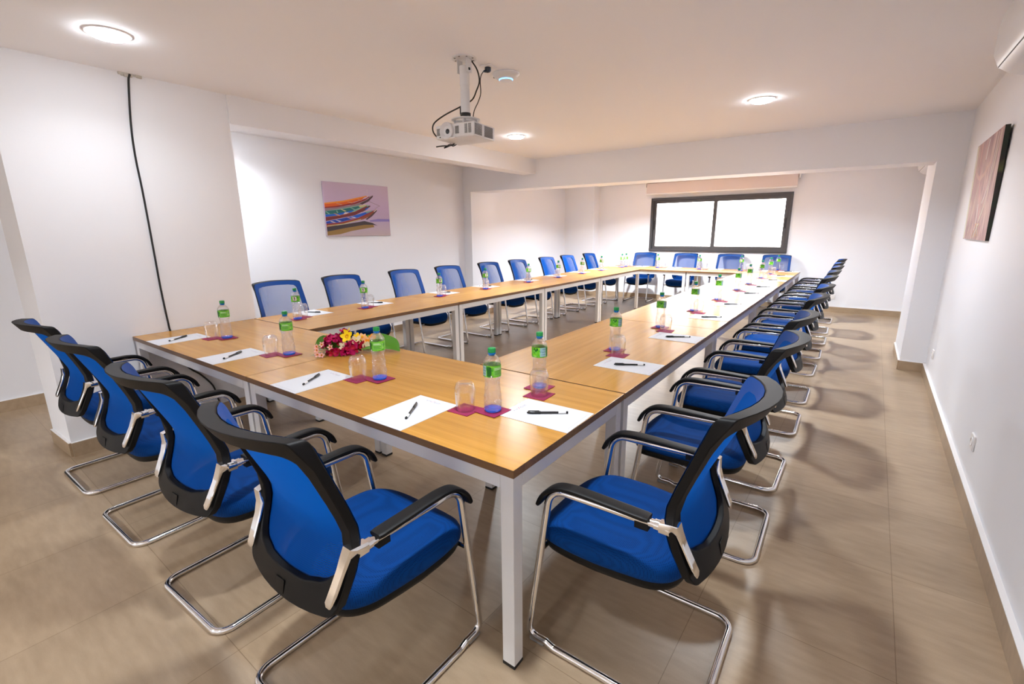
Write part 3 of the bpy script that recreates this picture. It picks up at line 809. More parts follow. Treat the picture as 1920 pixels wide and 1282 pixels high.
def make_pen():
    t = thing('pen', '', 'pen')
    bm = bmesh.new(); X = Matrix.Rotation(R_(90), 4, 'Y')
    lathe(bm, [(0.0042, -0.062), (0.0045, -0.06), (0.0045, 0.03)], 14, M=X); obj('barrel', bm, M_PENB, t)
    bm = bmesh.new(); lathe(bm, [(0.0047, -0.075), (0.0047, -0.045)], 14, M=X); obj('white_band', bm, M_PENW, t)
    bm = bmesh.new(); lathe(bm, [(0.0046, -0.083), (0.005, -0.082), (0.005, -0.075)], 14, M=X); obj('end_plug', bm, M_PENB, t)
    bm = bmesh.new(); lathe(bm, [(0.0054, 0.024), (0.0058, 0.026), (0.0056, 0.066), (0.0040, 0.076), (0.0015, 0.079)], 16, M=X)
    box(bm, 0.030, 0.074, -0.0018, 0.0018, 0.0052, 0.0080); obj('cap', bm, M_PENB, t)
    return t
def make_coaster():
    bm = bmesh.new()
    n = 6
    for i in range(n):
        for j in range(n):
            pass
    g = [[None]*(n+1) for _ in range(n+1)]; g2 = [[None]*(n+1) for _ in range(n+1)]
    for i in range(n+1):
        for j in range(n+1):
            x, y = -0.0525+0.105*i/n, -0.0525+0.105*j/n
            lift = 0.0028*max(0, (abs(x)+abs(y))/0.105-0.6)
            g[i][j] = bm.verts.new((x, y, 0.0002+lift)); g2[i][j] = bm.verts.new((x, y, 0.0018+lift))
    for i in range(n):
        for j in range(n):
            bm.faces.new((g[i][j], g[i][j+1], g[i+1][j+1], g[i+1][j])); bm.faces.new((g2[i][j], g2[i+1][j], g2[i+1][j+1], g2[i][j+1]))
    for i in range(n):
        bm.faces.new((g[i][0], g[i+1][0], g2[i+1][0], g2[i][0])); bm.faces.new((g[i+1][n], g[i][n], g2[i][n], g2[i+1][n]))
        bm.faces.new((g[0][i+1], g[0][i], g2[0][i], g2[0][i+1])); bm.faces.new((g[n][i], g[n][i+1], g2[n][i+1], g2[n][i]))
    return obj('coaster', bm, M_FELT, smooth=False)

P_ = {'water_bottle': make_bottle(), 'drinking_glass': make_glass(), 'notepaper': make_paper(), 'pen': make_pen(), 'coaster': make_coaster()}
first = {k: True for k in P_}
def put(kind, x, y, z, rz, label, cat, group):
    if first[kind]:
        first[kind] = False; o = P_[kind]; o.location = (x, y, z); o.rotation_euler = (0, 0, rz)
    else: o = dup(P_[kind], (x, y, z), rz, label, group)
    return tag(o, label, cat, group)
CAMXY = (0.7515, -1.0284)
def setting(px, py, rot, place, side, k, face):
    """px,py: middle of the paper's edge at the table edge; rot: direction the sitter looks"""
    rr = random.Random(hash((side, k)) % 1000 if False else (sum(map(ord, side))*31+k*17))
    f = (math.cos(rot), math.sin(rot)); rt = (math.sin(rot), -math.cos(rot))
    W = lambda r, d: (px+rt[0]*r+f[0]*d, py+rt[1]*r+f[1]*d)
    j = lambda a: rr.uniform(-a, a)
    rz = rot-R_(90)
    x, y = W(j(.004), 0.004); put('notepaper', x, y, H, rz+R_(j(1.2)), 'white letterhead notepaper ' + place, 'paper', 'sheets of notepaper ' + side)
    # pen: cap end deep and to the left, band end near the sitter
    a, b = W(-0.045+j(.006), 0.228+j(.006)), W(0.042+j(.006), 0.088+j(.006))
    pz = math.atan2(a[1]-b[1], a[0]-b[0])
    put('pen', (a[0]+b[0])/2, (a[1]+b[1])/2, H+0.0016+0.0058, pz, 'black capped pen on the notepaper ' + place, 'pen', 'black pens ' + side)
    gx, gy = 0.170+j(.006), 0.297+j(.008); bx, by = 0.262+j(.010), 0.356+j(.010)
    x, y = W(gx, gy); put('coaster', x, y, H, rz+R_(j(4)), 'burgundy coaster under the upturned glass ' + place, 'coaster', 'burgundy coasters ' + side)
    put('drinking_glass', x, y, H+0.0018, 0, 'upturned clear glass on its coaster ' + place, 'glass', 'upturned glasses ' + side)
    x2, y2 = W(bx, by); c = put('coaster', x2, y2, H+0.0016, rz+R_(j(5)), 'burgundy coaster under the water bottle ' + place, 'coaster', 'burgundy coasters ' + side)
    th = math.atan2(CAMXY[1]-y2, CAMXY[0]-x2)
    put('water_bottle', x2, y2, H+0.0036, th-R_(face), 'green-capped water bottle ' + place, 'bottle', 'water bottles ' + side)
NP = [(-0.617, 205), (-1.325, 252), (-2.157, 256), (-2.955, 250)]
for k, (x, fc) in enumerate(NP):
    setting(x, 0.0, R_(90), 'at the %s place from the right, near end' % ordn[k], 'along the near table end', k, fc)
for k, y in enumerate((0.445, 1.275, 2.09, 2.985, 3.82, 4.79, 5.55, 6.52, 7.31, 8.25)):
    if k == 9: y = 8.24
    setting(0.0, y, R_(180), 'at the %s place from the camera, right row' % ordn[k], 'along the right-hand row', k, (112, 92, 90, 86, 80, 80, 84, 70, 60, 50)[k])
for k, y in enumerate((1.295, 1.99, 2.995, 3.78, 4.75, 5.575, 6.40, 7.15, 8.045)):
    setting(-3.342, y, 0.0, 'at the %s place from the camera, left row' % ordn[k], 'along the left-hand row', k, (12, 8, -22, -25, -20, -22, -16, -20, -15)[k])
for k, x in enumerate((-2.74, -2.09, -1.32, -0.60)):
    setting(x, W0+4*L0+0.4255+0.418, R_(-90), 'at the %s place from the left, far end' % ordn[k], 'along the far table end', k, 15)

# ------------------------------------------------------------------ flower bouquet on the near table
def fmat(name, c, rough=0.55, tr=0.25):
    m = mat(name, c, rough, spec=0.3); m.node_tree.nodes['Principled BSDF'].inputs['Subsurface Weight'].default_value = 0.0
    return m
M_MAG = fmat('magenta_bract', srgb(190, 16, 92)); M_MAG2 = fmat('crimson_bract', srgb(178, 8, 46)); M_YEL = fmat('yellow_petal', srgb(252, 214, 4)); M_YC = fmat('flower_throat', srgb(216, 140, 8))
M_ORA = fmat('orange_petal', srgb(248, 158, 34)); M_PEA = fmat('peach_petal', srgb(250, 200, 142)); M_CRE = fmat('cream_petal', srgb(244, 226, 190)); M_PNK = fmat('pale_pink_petal', srgb(244, 178, 168))
M_LEAF = mat('green_leaf', srgb(78, 136, 30), 0.35); M_LEAF2 = mat('dark_green_leaf', srgb(40, 88, 34), 0.4); M_STEM = mat('reddish_stem', srgb(128, 92, 54), 0.5)
BQ = thing('flower_bouquet', 'bouquet of magenta, yellow and peach flowers with broad green leaf on near table', 'flowers', (-1.648, 0.615, H), R_(37))
def petal(bm, c, d, up, ln, wd, mi, cup=0.25, n=5, tip=0.0):
    """a curved petal: base at c, pointing along d, width wd"""
    d = d.normalized(); up = (up-d*up.dot(d)).normalized(); s = d.cross(up)
    rows = []
    for i in range(n+1):
        t = i/n; w = wd*math.sin(math.pi*min(0.97, 0.12+0.86*t))**0.7*(1 if t < 0.99 else tip+0.15)
        p = c + d*(ln*t) + up*(cup*ln*t*t)
        rows.append([bm.verts.new(p - s*w*0.5 + up*cup*wd*0.25), bm.verts.new(p), bm.verts.new(p + s*w*0.5 + up*cup*wd*0.25)])
    for a, b in zip(rows[:-1], rows[1:]):
        for k in (0, 1): bm.faces.new((a[k], a[k+1], b[k+1], b[k])).material_index = mi
def rdir(r): 
    z = r.uniform(-1, 1); a = r.uniform(0, 2*math.pi); q = math.sqrt(1-z*z); return Vector((q*math.cos(a), q*math.sin(a), z))
def cluster(name, c, rad, num, mats, seed, size=0.021, flat=0.8):
    r = random.Random(seed); bm = bmesh.new(); c = Vector(c)
    for _ in range(num):
        d = rdir(r); d.z = abs(d.z)*flat if r.random() < 0.85 else d.z*0.3
        p = c + Vector((d.x*rad[0], d.y*rad[1], d.z*rad[2]))*r.uniform(0.72, 1.0)
        ax = (d + rdir(r)*0.35).normalized(); u = ax.orthogonal().normalized(); mi = 0 if r.random() < 0.6 else 1
        for k in range(3):
            v = Matrix.Rotation(2*math.pi*k/3+r.uniform(-.2, .2), 3, ax) @ u
            petal(bm, p, (v+ax*0.45), ax, size*r.uniform(.85, 1.2), size*r.uniform(.85, 1.1), mi, 0.12)
    for v in bm.verts: v.co.z = max(v.co.z, 0.002)
    o = obj(name, bm, mats, BQ, sharp=70); return o
def flower(name, c, ax, num, ln, wd, mats, cup=0.1, throat=True, seed=1, twist=0):
    bm = bmesh.new(); ax = Vector(ax).normalized(); u = ax.orthogonal().normalized(); c = Vector(c); r = random.Random(seed)
    for k in range(num):
        v = Matrix.Rotation(2*math.pi*k/num+twist, 3, ax) @ u
        petal(bm, c + v*0.003, v + ax*(0.25+r.uniform(-.1, .15)), ax, ln, wd, 0, cup, tip=0.4)
    if throat:
        M = Matrix.Translation(c) @ ax.to_track_quat('Z', 'Y').to_matrix().to_4x4()
        lathe(bm, [(0.003, -ln*0.35), (ln*0.20, -0.002), (ln*0.30, 0.006), (ln*0.16, 0.001), (0.0005, -0.002)], 14, mi=1, M=M, cap1=False)
    return obj(name, bm, mats, BQ, sharp=70)
def leaf(name, pts, wds, m, fold=0.15, up=(0, 0, 1)):
    P = catmull(pts, 5); n = len(P); bm = bmesh.new(); rows = []
    for i, p in enumerate(P):
        d = (P[min(i+1, n-1)]-P[max(i-1, 0)]).normalized(); s = d.cross(Vector(up)).normalized(); u = s.cross(d)
        w = float(np.interp(i/(n-1), np.linspace(0, 1, len(wds)), wds))
        rows.append([bm.verts.new(p + s*w*k*0.5 + u*abs(k)*w*fold) for k in (-1, -0.5, 0, 0.5, 1)])
    for a, b in zip(rows[:-1], rows[1:]):
        for k in range(4): bm.faces.new((a[k], a[k+1], b[k+1], b[k]))
    return obj(name, bm, m, BQ, sharp=80)
# local x points right as seen from the camera, local y away from it
leaf('broad_leaf', [(0.0, 0.0, 0.030), (0.08, 0.01, 0.040), (0.17, 0.02, 0.044), (0.24, 0.02, 0.030), (0.290, -0.01, 0.004)], [0.06, 0.13, 0.14, 0.10, 0.004], M_LEAF, 0.18, up=(0, -0.55, 1))
leaf('broad_leaf', [(-0.06, 0.03, 0.004), (-0.13, 0.05, 0.03), (-0.185, 0.05, 0.055), (-0.222, 0.03, 0.035)], [0.04, 0.08, 0.08, 0.02], M_LEAF, 0.1, up=(0.2, -1, 0.3))
leaf('small_leaf', [(-0.12, -0.02, 0.03), (-0.17, -0.03, 0.026), (-0.225, -0.03, 0.026)], [0.006, 0.024, 0.002], M_LEAF2)
leaf('small_leaf', [(-0.12, -0.04, 0.02), (-0.17, -0.07, 0.012), (-0.212, -0.09, 0.004)], [0.006, 0.022, 0.002], M_LEAF)
leaf('small_leaf', [(-0.10, -0.07, 0.015), (-0.14, -0.11, 0.008), (-0.165, -0.135, 0.004)], [0.006, 0.026, 0.002], M_LEAF)
leaf('small_leaf', [(-0.05, 0.0, 0.01), (0.0, -0.03, 0.012), (0.06, -0.05, 0.006)], [0.02, 0.05, 0.01], M_LEAF2)
leaf('small_leaf', [(-0.02, 0.0, 0.06), (-0.05, 0.0, 0.10), (-0.055, 0.0, 0.125)], [0.01, 0.022, 0.002], M_LEAF2, up=(0.2, -1, 0.2))
cluster('bougainvillea_cluster', (-0.108, 0.015, 0.038), (0.062, 0.05, 0.082), 58, [M_MAG, M_MAG2], 1)
cluster('bougainvillea_cluster', (-0.055, 0.05, 0.095), (0.03, 0.025, 0.035), 14, [M_MAG2, M_MAG], 5)
cluster('bougainvillea_cluster', (0.012, -0.030, 0.030), (0.048, 0.032, 0.050), 34, [M_MAG, M_MAG2], 2)
cluster('bougainvillea_cluster', (0.062, -0.012, 0.034), (0.020, 0.020, 0.038), 14, [M_MAG2, M_MAG2], 3)
cluster('bougainvillea_cluster', (-0.070, -0.078, 0.012), (0.055, 0.026, 0.026), 26, [M_MAG, M_MAG2], 4)
cluster('bougainvillea_cluster', (0.000, -0.070, 0.014), (0.034, 0.024, 0.030), 18, [M_MAG, M_MAG2], 6)
flower('yellow_flower', (-0.018, -0.004, 0.098), (-0.25, -1, 0.45), 5, 0.040, 0.030, [M_YEL, M_YC], 0.12, seed=2, twist=0.4)
flower('yellow_flower', (-0.030, 0.025, 0.118), (-0.3, -0.2, 0.9), 4, 0.030, 0.016, [M_YEL, M_YC], 0.3, False, seed=3)
flower('yellow_flower', (0.035, 0.020, 0.085), (0.5, -0.5, 0.7), 5, 0.030, 0.022, [M_YEL, M_YC], 0.2, False, seed=4)
flower('peach_flower', (0.060, 0.030, 0.082), (0.2, -0.6, 0.8), 5, 0.026, 0.022, [M_PEA, M_ORA], 0.35, seed=5)
flower('peach_flower', (0.086, 0.018, 0.066), (0.3, -0.8, 0.5), 5, 0.028, 0.024, [M_PEA, M_ORA], 0.3, seed=6, twist=0.3)
flower('orange_flower', (0.112, 0.010, 0.056), (0.2, -0.9, 0.4), 5, 0.028, 0.024, [M_ORA, M_YC], 0.3, seed=7)
flower('orange_flower', (0.118, 0.030, 0.078), (0.4, -0.5, 0.8), 5, 0.024, 0.022, [M_ORA, M_YC], 0.35, False, seed=8)
flower('cream_flower', (0.032, -0.004, 0.072), (0.4, -0.8, 0.5), 4, 0.034, 0.024, [M_CRE, M_PEA], 0.3, False, seed=9)
flower('cream_flower', (0.094, -0.016, 0.034), (0.5, -0.8, 0.3), 5, 0.034, 0.028, [M_CRE, M_PEA], 0.25, False, seed=10)
flower('cream_flower', (-0.040, -0.030, 0.044), (-0.2, -0.9, 0.4), 4, 0.026, 0.020, [M_CRE, M_PNK], 0.25, False, seed=11)
bm = bmesh.new()
tips = [(-0.185, -0.055, 0.048), (-0.178, -0.075, 0.032), (-0.150, -0.065, 0.064), (-0.100, -0.070, 0.048), (-0.160, -0.118, 0.016), (-0.137, -0.118, 0.012), (-0.125, -0.075, 0.035)]
for p in tips: tube(bm, catmull([(-0.08, -0.05, 0.02), (-0.12, -0.07, 0.03), p], 4), 0.0016, 6)
obj('flower_stems', bm, M_STEM, BQ)
for k, p in enumerate(tips[:6]):
    flower('pink_blossom', p, (-0.3+0.1*k, -0.8, 0.5), 5, 0.017, 0.011, [M_PNK, M_YC], 0.2, True, seed=20+k, twist=k)

# ------------------------------------------------------------------ projector on its ceiling pole
M_PROJ = mat('white_projector_plastic', srgb(226, 224, 224), 0.35); M_GRILLE = mat('grey_grille', srgb(128, 124, 120), 0.5); M_LENS = mat('dark_lens', srgb(8, 8, 10), 0.05, spec=0.8)
M_BLK = mat('black_cable', srgb(14, 14, 15), 0.4)
PX, PY = -1.380, 1.412
t = thing('projector_mount', 'white telescopic projector pole with round perforated ceiling plate', 'mount', (PX, PY, 0))
bm = bmesh.new(); lathe(bm, [(0.078, CEIL), (0.078, CEIL-0.005), (0.001, CEIL-0.006)], 36, cap0=False, cap1=False)
pt = obj('ceiling_plate', bm, M_PROJ, t)
for k in range(8):
    a = k*math.pi/4+0.2; bm = bmesh.new(); M = Matrix.Translation((0.06*math.cos(a), 0.06*math.sin(a), 0))
    lathe(bm, [(0.006, CEIL-0.006), (0.006, CEIL-0.0075), (0.0005, CEIL-0.008)], 10, M=M, cap0=False, cap1=False); obj('screw', bm, M_GRILLE, pt)
for s in (-1, 1):
    bm = bmesh.new(); box(bm, s*0.037-0.003, s*0.037+0.003, -0.025, 0.025, CEIL-0.085, CEIL-0.005); obj('hinge_plate', bm, M_PROJ, t, bevel=0.002)
bm = bmesh.new(); box(bm, -0.045, 0.045, -0.007, 0.007, CEIL-0.072, CEIL-0.058); obj('hinge_bolt', bm, M_BLK, t, bevel=0.002)
bm = bmesh.new(); lathe(bm, [(0.031, CEIL-0.045), (0.031, 2.345), (0.029, 2.344), (0.029, 2.180)], 30); obj('pole', bm, M_PROJ, t)
bm = bmesh.new(); lathe(bm, [(0.033, 2.186), (0.033, 2.170), (0.012, 2.170), (0.012, 2.152)], 24); box(bm, -0.030, -0.023, -0.021, -0.013, 2.18, 2.222); obj('collar', bm, M_BLK, t)
bm = bmesh.new(); lathe(bm, [(0.090, 2.150), (0.092, 2.146), (0.090, 2.143), (0.066, 2.143), (0.066, 2.150), (0.090, 2.150)], 36, cap0=False, cap1=False)
for k in range(4):
    a = k*math.pi/2+0.5; M = Matrix.Rotation(a, 4, 'Z'); box(bm, 0.0, 0.075, -0.009, 0.009, 2.143, 2.149, M=M)
lathe(bm, [(0.028, 2.156), (0.028, 2.142)], 20)
obj('spider_plate', bm, M_PROJ, t)
for k in range(4):
    a = k*math.pi/2+0.5; bm = bmesh.new(); M = Matrix.Translation((0.072*math.cos(a), 0.072*math.sin(a), 0)); lathe(bm, [(0.005, 2.146), (0.005, 2.1025)], 10, M=M); obj('spacer', bm, M_PROJ, t)

pj = thing('projector', 'white projector hanging from the ceiling pole, lens facing the near end', 'projector', (-1.368, 1.392, 2.019), R_(6))
bm = bmesh.new()
pr_ = [(-0.145, -0.120), (0.145, -0.120), (0.145, 0.125), (-0.145, 0.125)]
lo = [(x*0.985, y*0.985, 0.0) for x, y in pr_]
hexa(bm, lo + [(x, y, 0.083) for x, y in pr_]); obj('housing', bm, M_PROJ, pj, bevel=0.008)
MX = Matrix.Rotation(R_(90), 4, 'X')
lx = -0.052
bm = bmesh.new(); M = Matrix.Translation((lx, -0.112, 0.043)) @ MX
lathe(bm, [(0.050, -0.01), (0.051, 0.020), (0.048, 0.024), (0.043, 0.021), (0.022, -0.004), (0.0005, -0.004)], 36, M=M, cap0=False, cap1=False); lr = obj('lens_ring', bm, M_PROJ, pj)
bm = bmesh.new(); M = Matrix.Translation((lx, -0.112, 0.043)) @ MX; lathe(bm, [(0.020, -0.003), (0.019, 0.006), (0.012, 0.008), (0.0005, 0.009)], 28, M=M, cap0=False, cap1=False); obj('lens', bm, M_LENS, lr)
def grille(x0, x1, z0, z1, nx, nz, face):
    bm = bmesh.new(); dx = (x1-x0)/nx; dz = (z1-z0)/nz
    for i in range(nx):
        for k in range(nz):
            a, b = x0+dx*(i+0.15), x0+dx*(i+0.85); c, d = z0+dz*(k+0.2), z0+dz*(k+0.8)
            if face == 'front': box(bm, a, b, -0.1222, -0.119, c, d)
            else: box(bm, 0.143, 0.1466, a, b, c, d)
    return obj('vent_grille', bm, M_GRILLE, pj, smooth=False)
grille(-0.134, -0.110, 0.022, 0.064, 6, 8, 'front'); grille(0.008, 0.036, 0.022, 0.066, 6, 9, 'front'); grille(0.078, 0.100, 0.018, 0.072, 2, 10, 'front'); grille(0.106, 0.128, 0.018, 0.072, 2, 10, 'front')
grille(-0.110, -0.028, 0.010, 0.074, 5, 11, 'side'); grille(-0.020, 0.115, 0.010, 0.074, 1, 16, 'side')
bm = bmesh.new(); box(bm, -0.075, 0.010, -0.132, -0.118, -0.004, 0.004); obj('lens_lip', bm, M_WHITE, pj, bevel=0.003)
bm = bmesh.new(); M = Matrix.Translation((-0.110, -0.120, 0.012)) @ MX; lathe(bm, [(0.004, 0), (0.004, 0.002)], 12, M=M); obj('sensor', bm, M_BLK, pj)

def tagtube(name, pts, r, m, label, cat, n=10, k=8):
    bm = bmesh.new(); tube(bm, catmull(pts, k), r, n); return tag(obj(name, bm, m), label, cat)
tagtube('video_cable', [(-1.357, 1.455, 2.495), (-1.325, 1.47, 2.44), (-1.300, 1.46, 2.37), (-1.31, 1.44, 2.31), (-1.36, 1.455, 2.27), (-1.42, 1.42, 2.235), (-1.51, 1.35, 2.18), (-1.565, 1.31, 2.13), (-1.578, 1.32, 2.08), (-1.55, 1.36, 2.04), (-1.525, 1.40, 2.045)], 0.0045, M_BLK,
        'thick black cable looping from the ceiling to the projector', 'cable')
tagtube('power_cord', [(-1.36, 1.575, 2.462), (-1.335, 1.52, 2.42), (-1.31, 1.48, 2.37), (-1.30, 1.47, 2.30), (-1.315, 1.46, 2.25), (-1.35, 1.46, 2.20), (-1.40, 1.50, 2.13), (-1.42, 1.53, 2.09), (-1.42, 1.535, 2.05)], 0.003, M_BLK,
        'thin black cord from the ceiling socket down to the projector', 'cord')
bm = bmesh.new()
tube(bm, catmull([(-1.495, 1.485, 2.042), (-1.525, 1.425, 2.012), (-1.565, 1.385, 2.008), (-1.605, 1.365, 2.004)], 5), 0.004, 8)
tube(bm, catmull([(-1.475, 1.425, 2.027), (-1.505, 1.375, 1.997), (-1.525, 1.355, 1.987), (-1.495, 1.385, 2.012), (-1.475, 1.385, 1.997), (-1.460, 1.405, 2.008)], 5), 0.003, 8)
tag(obj('cable_bundle', bm, M_BLK), 'short bundle of tied black cable hanging below the projector', 'cable')
t = thing('ceiling_socket', 'white square ceiling socket with a dark plug, between pole and access point', 'socket', (-1.350, 1.610, CEIL), R_(10))
bm = bmesh.new(); box(bm, -0.042, 0.042, -0.042, 0.042, -0.009, 0.0); obj('socket_plate', bm, M_WHITE, t, bevel=0.002)
bm = bmesh.new(); M = Matrix.Translation((0, 0, -0.008)) @ Matrix.Rotation(R_(180), 4, 'X'); lathe(bm, [(0.021, 0), (0.021, 0.018), (0.016, 0.026)], 20, M=M); tube(bm, [(0, 0, -0.028), (-0.012, -0.03, -0.036)], [0.012, 0.007], 10); obj('plug', bm, mat('dark_blue_plug', srgb(34, 48, 62), 0.4), t)

t = thing('wireless_access_point', 'white dome access point with blue light ring beside the ceiling socket', 'access point', (-1.345, 1.800, CEIL))
bm = bmesh.new(); lathe(bm, [(0.092, 0.0), (0.094, -0.006), (0.085, -0.018), (0.062, -0.032), (0.048, -0.037)], 44, cap0=False, cap1=False); obj('dome', bm, M_PROJ, t)
bm = bmesh.new(); lathe(bm, [(0.048, -0.037), (0.047, -0.041), (0.044, -0.043)], 44, cap0=False, cap1=False); obj('light_ring', bm, emis('blue_light_ring', (0.12, 0.42, 1, 1), 2.2), t)
bm = bmesh.new(); lathe(bm, [(0.044, -0.043), (0.001, -0.044)], 44, cap0=False, cap1=False); obj('centre_disc', bm, M_PROJ, t)
bm = bmesh.new(); box(bm, -0.088, -0.076, -0.03, -0.018, -0.020, -0.006); obj('latch', bm, M_GRILLE, t, bevel=0.002)

# ------------------------------------------------------------------ hanging cable on the pier
tagtube('wall_cable', [(-3.325, 0.262, CEIL-0.005), (-3.335, 0.250, 2.44), (-3.338, 0.222, 2.18), (-3.338, 0.214, 1.98), (-3.338, 0.219, 1.77), (-3.338, 0.221, 1.56), (-3.338, 0.222, 1.30), (-3.338, 0.223, 1.07), (-3.338, 0.230, 0.84), (-3.338, 0.240, 0.72), (-3.338, 0.295, 0.48), (-3.338, 0.39, 0.365), (-3.338, 0.460, 0.255), (-3.338, 0.485, 0.12), (-3.338, 0.52, 0.05)], 0.0065, M_BLK,
        'long black cable hanging down the white pier behind the table', 'cable')
bm = bmesh.new()
rn = random.Random(4)
for k in range(14):
    a = rn.uniform(-0.06, 0.06); box(bm, -3.345, -3.345+rn.uniform(.008, .022), 0.255+a, 0.255+a+rn.uniform(.01, .028), CEIL-rn.uniform(.006, .022)*(1.3-abs(a)*14 if abs(a) < .06 else 1)-0.004, CEIL)
tag(obj('plaster_patch', bm, plaster('rough_plaster', srgb(206, 200, 190))), 'rough plaster crumbs where the black cable leaves the ceiling', 'plaster')

# ------------------------------------------------------------------ wall sockets
def socket(name, loc, rz, label):
    t = thing(name, label, 'socket', loc, rz)     # faces local -y
    bm = bmesh.new(); box(bm, -0.042, 0.042, -0.010, 0.0, -0.042, 0.042); obj('socket_plate', bm, M_WHITE, t, bevel=0.004)
    M = Matrix.Translation((0, -0.010, 0)) @ Matrix.Rotation(R_(90), 4, 'X')
    bm = bmesh.new(); lathe(bm, [(0.025, 0.0), (0.024, 0.003), (0.021, 0.003), (0.019, -0.004), (0.0005, -0.004)], 24, M=M, cap0=False, cap1=False); obj('socket_well', bm, M_WHITE, t)
    for s in (-1, 1):
        bm = bmesh.new(); M2 = Matrix.Translation((s*0.009, -0.0065, 0)) @ Matrix.Rotation(R_(90), 4, 'X'); lathe(bm, [(0.0025, 0), (0.0025, 0.0005)], 8, M=M2); obj('socket_hole', bm, M_BLK, t)
socket('wall_socket', (rwx(2.35)-0.0, 2.35, 0.315), R_(-90), 'white socket on the right wall, the nearer of the two')
socket('wall_socket', (rwx(4.72)-0.0, 4.72, 0.300), R_(-90), 'white socket low on the right wall near the far pier')
socket('wall_socket', (0.485, 9.06, 0.275), 0, 'white socket on the far wall right of the chairs')

# ------------------------------------------------------------------ air conditioners
def aircon(y0, y1, xw, z0, label, slot):
    d = 0.225; h = 0.30
    t = thing('air_conditioner', label, 'air conditioner', (xw, (y0+y1)/2, z0))
    prof = [(0, 0.0), (-d*0.42, 0.0), (-d*0.70, 0.018), (-d*0.90, 0.052), (-d, 0.105), (-d, h*0.72), (-d*0.97, h*0.9), (-d*0.88, h), (0, h)]
    pf = [prof[0], prof[1]]
    bm = bmesh.new(); ys = [(y0-y1)/2, (y0-y1)/2+0.012, (y1-y0)/2-0.012, (y1-y0)/2]; rings = []
    cx, cz = -d/2, h/2
    for k, y in enumerate(ys):
        s = 0.94 if k in (0, 3) else 1.0
        rings.append([bm.verts.new((cx+(x-cx)*s if x < -0.001 else 0, y, cz+(z-cz)*s)) for x, z in prof])
    for a, b in zip(rings[:-1], rings[1:]):
        for i in range(len(prof)): bm.faces.new((a[i], a[(i+1) % len(prof)], b[(i+1) % len(prof)], b[i]))
    bm.faces.new(rings[0]); bm.faces.new(rings[-1][::-1])
    obj('housing', bm, M_PROJ, t, sharp=30)
    hl = (y1-y0)/2-0.03
    bm = bmesh.new(); hexa(bm, [(-d*0.44, -hl, -0.004), (-d*0.74, -hl, 0.017), (-d*0.74, hl, 0.017), (-d*0.44, hl, -0.004), (-d*0.44, -hl, 0.002), (-d*0.72, -hl, 0.024), (-d*0.72, hl, 0.024), (-d*0.44, hl, 0.002)])
    obj('louvre', bm, M_WHITE, t, smooth=False)
    bm = bmesh.new(); box(bm, -d*0.42, -d*0.30, -hl, hl, -0.001, 0.004); obj('air_slot', bm, M_BLK if slot else M_GRILLE, t, smooth=False)
    bm = bmesh.new(); box(bm, -d*0.905, -d*0.885, -hl-0.01, hl+0.01, 0.050, 0.054); obj('panel_seam', bm, M_GRILLE, t, smooth=False)
aircon(1.42, 2.28, rwx(1.42)-0.002, 2.125, 'white wall air conditioner high on the right wall, cut by the frame', False)
aircon(7.25, 8.15, rwx(7.7), 2.19, 'white air conditioner in the far bay beyond the beam', True)

# ------------------------------------------------------------------ pictures
def homog(src, dst):
    A = []; b = []
    for (x, y), (u, v) in zip(src, dst):
        A.append([x, y, 1, 0, 0, 0, -u*x, -u*y]); b.append(u); A.append([0, 0, 0, x, y, 1, -v*x, -v*y]); b.append(v)
    h = np.linalg.solve(np.array(A, float), np.array(b, float)); Hm = np.append(h, 1).reshape(3, 3)
    def f(x, y):
        q = Hm @ np.array([x, y, 1.0]); return q[0]/q[2], q[1]/q[2]
    return f
# left: boats on lilac water
bw, bh = 1.015, 0.668
bp = thing('boat_picture', 'canvas picture of painted wooden boats on lilac water, on the left wall', 'picture', (-4.738, 3.018, 1.750), R_(90))   # local x = world y, local -y = world +x
pm = mat('lilac_water_print', srgb(196, 170, 196), 0.6)
mp = coords(pm, kind='Object'); sp = N(pm, 'ShaderNodeSeparateXYZ'); L(pm, mp.outputs[0], sp.inputs[0])
rp = ramp(pm, [(0.0, srgb(188, 168, 168)), (0.30, srgb(192, 170, 196)), (0.55, srgb(204, 178, 210)), (1.0, srgb(212, 190, 210))])
mr = N(pm, 'ShaderNodeMapRange'); mr.inputs[1].default_value = -bh/2; mr.inputs[2].default_value = bh/2; L(pm, sp.outputs[2], mr.inputs[0]); L(pm, mr.outputs[0], rp.inputs[0]); L(pm, rp.outputs[0], B(pm).inputs['Base Color'])
bm = bmesh.new(); box(bm, -bw/2, bw/2, -0.020, 0.0, -bh/2, bh/2); obj('canvas', bm, pm, bp, smooth=False, bevel=0.002)
F = homog([(157, 178), (1275, 278), (1305, 1108), (213, 1122)], [(-bw/2, bh/2), (bw/2, bh/2), (bw/2, -bh/2), (-bw/2, -bh/2)])
cols = {'ora': (226, 98, 30), 'orl': (240, 148, 50), 'red': (150, 44, 48), 'gry': (150, 128, 136), 'dgr': (84, 60, 66), 'tea': (34, 112, 112), 'tel': (128, 178, 160), 'blu': (20, 96, 210), 'dbl': (14, 62, 160), 'brn': (150, 78, 50), 'mar': (122, 50, 56), 'tan': (206, 150, 120), 'yel': (206, 196, 140), 'shd': (66, 56, 62), 'och': (150, 116, 60), 'wht': (224, 212, 210), 'vio': (140, 124, 190)}
ck = list(cols); cm = [mat('print_'+n_, srgb(*cols[n_]), 0.6) for n_ in ['ora','orl','red','gry','dgr','tea','tel','blu','dbl','brn','mar','tan','yel','shd','och','wht','vio']]
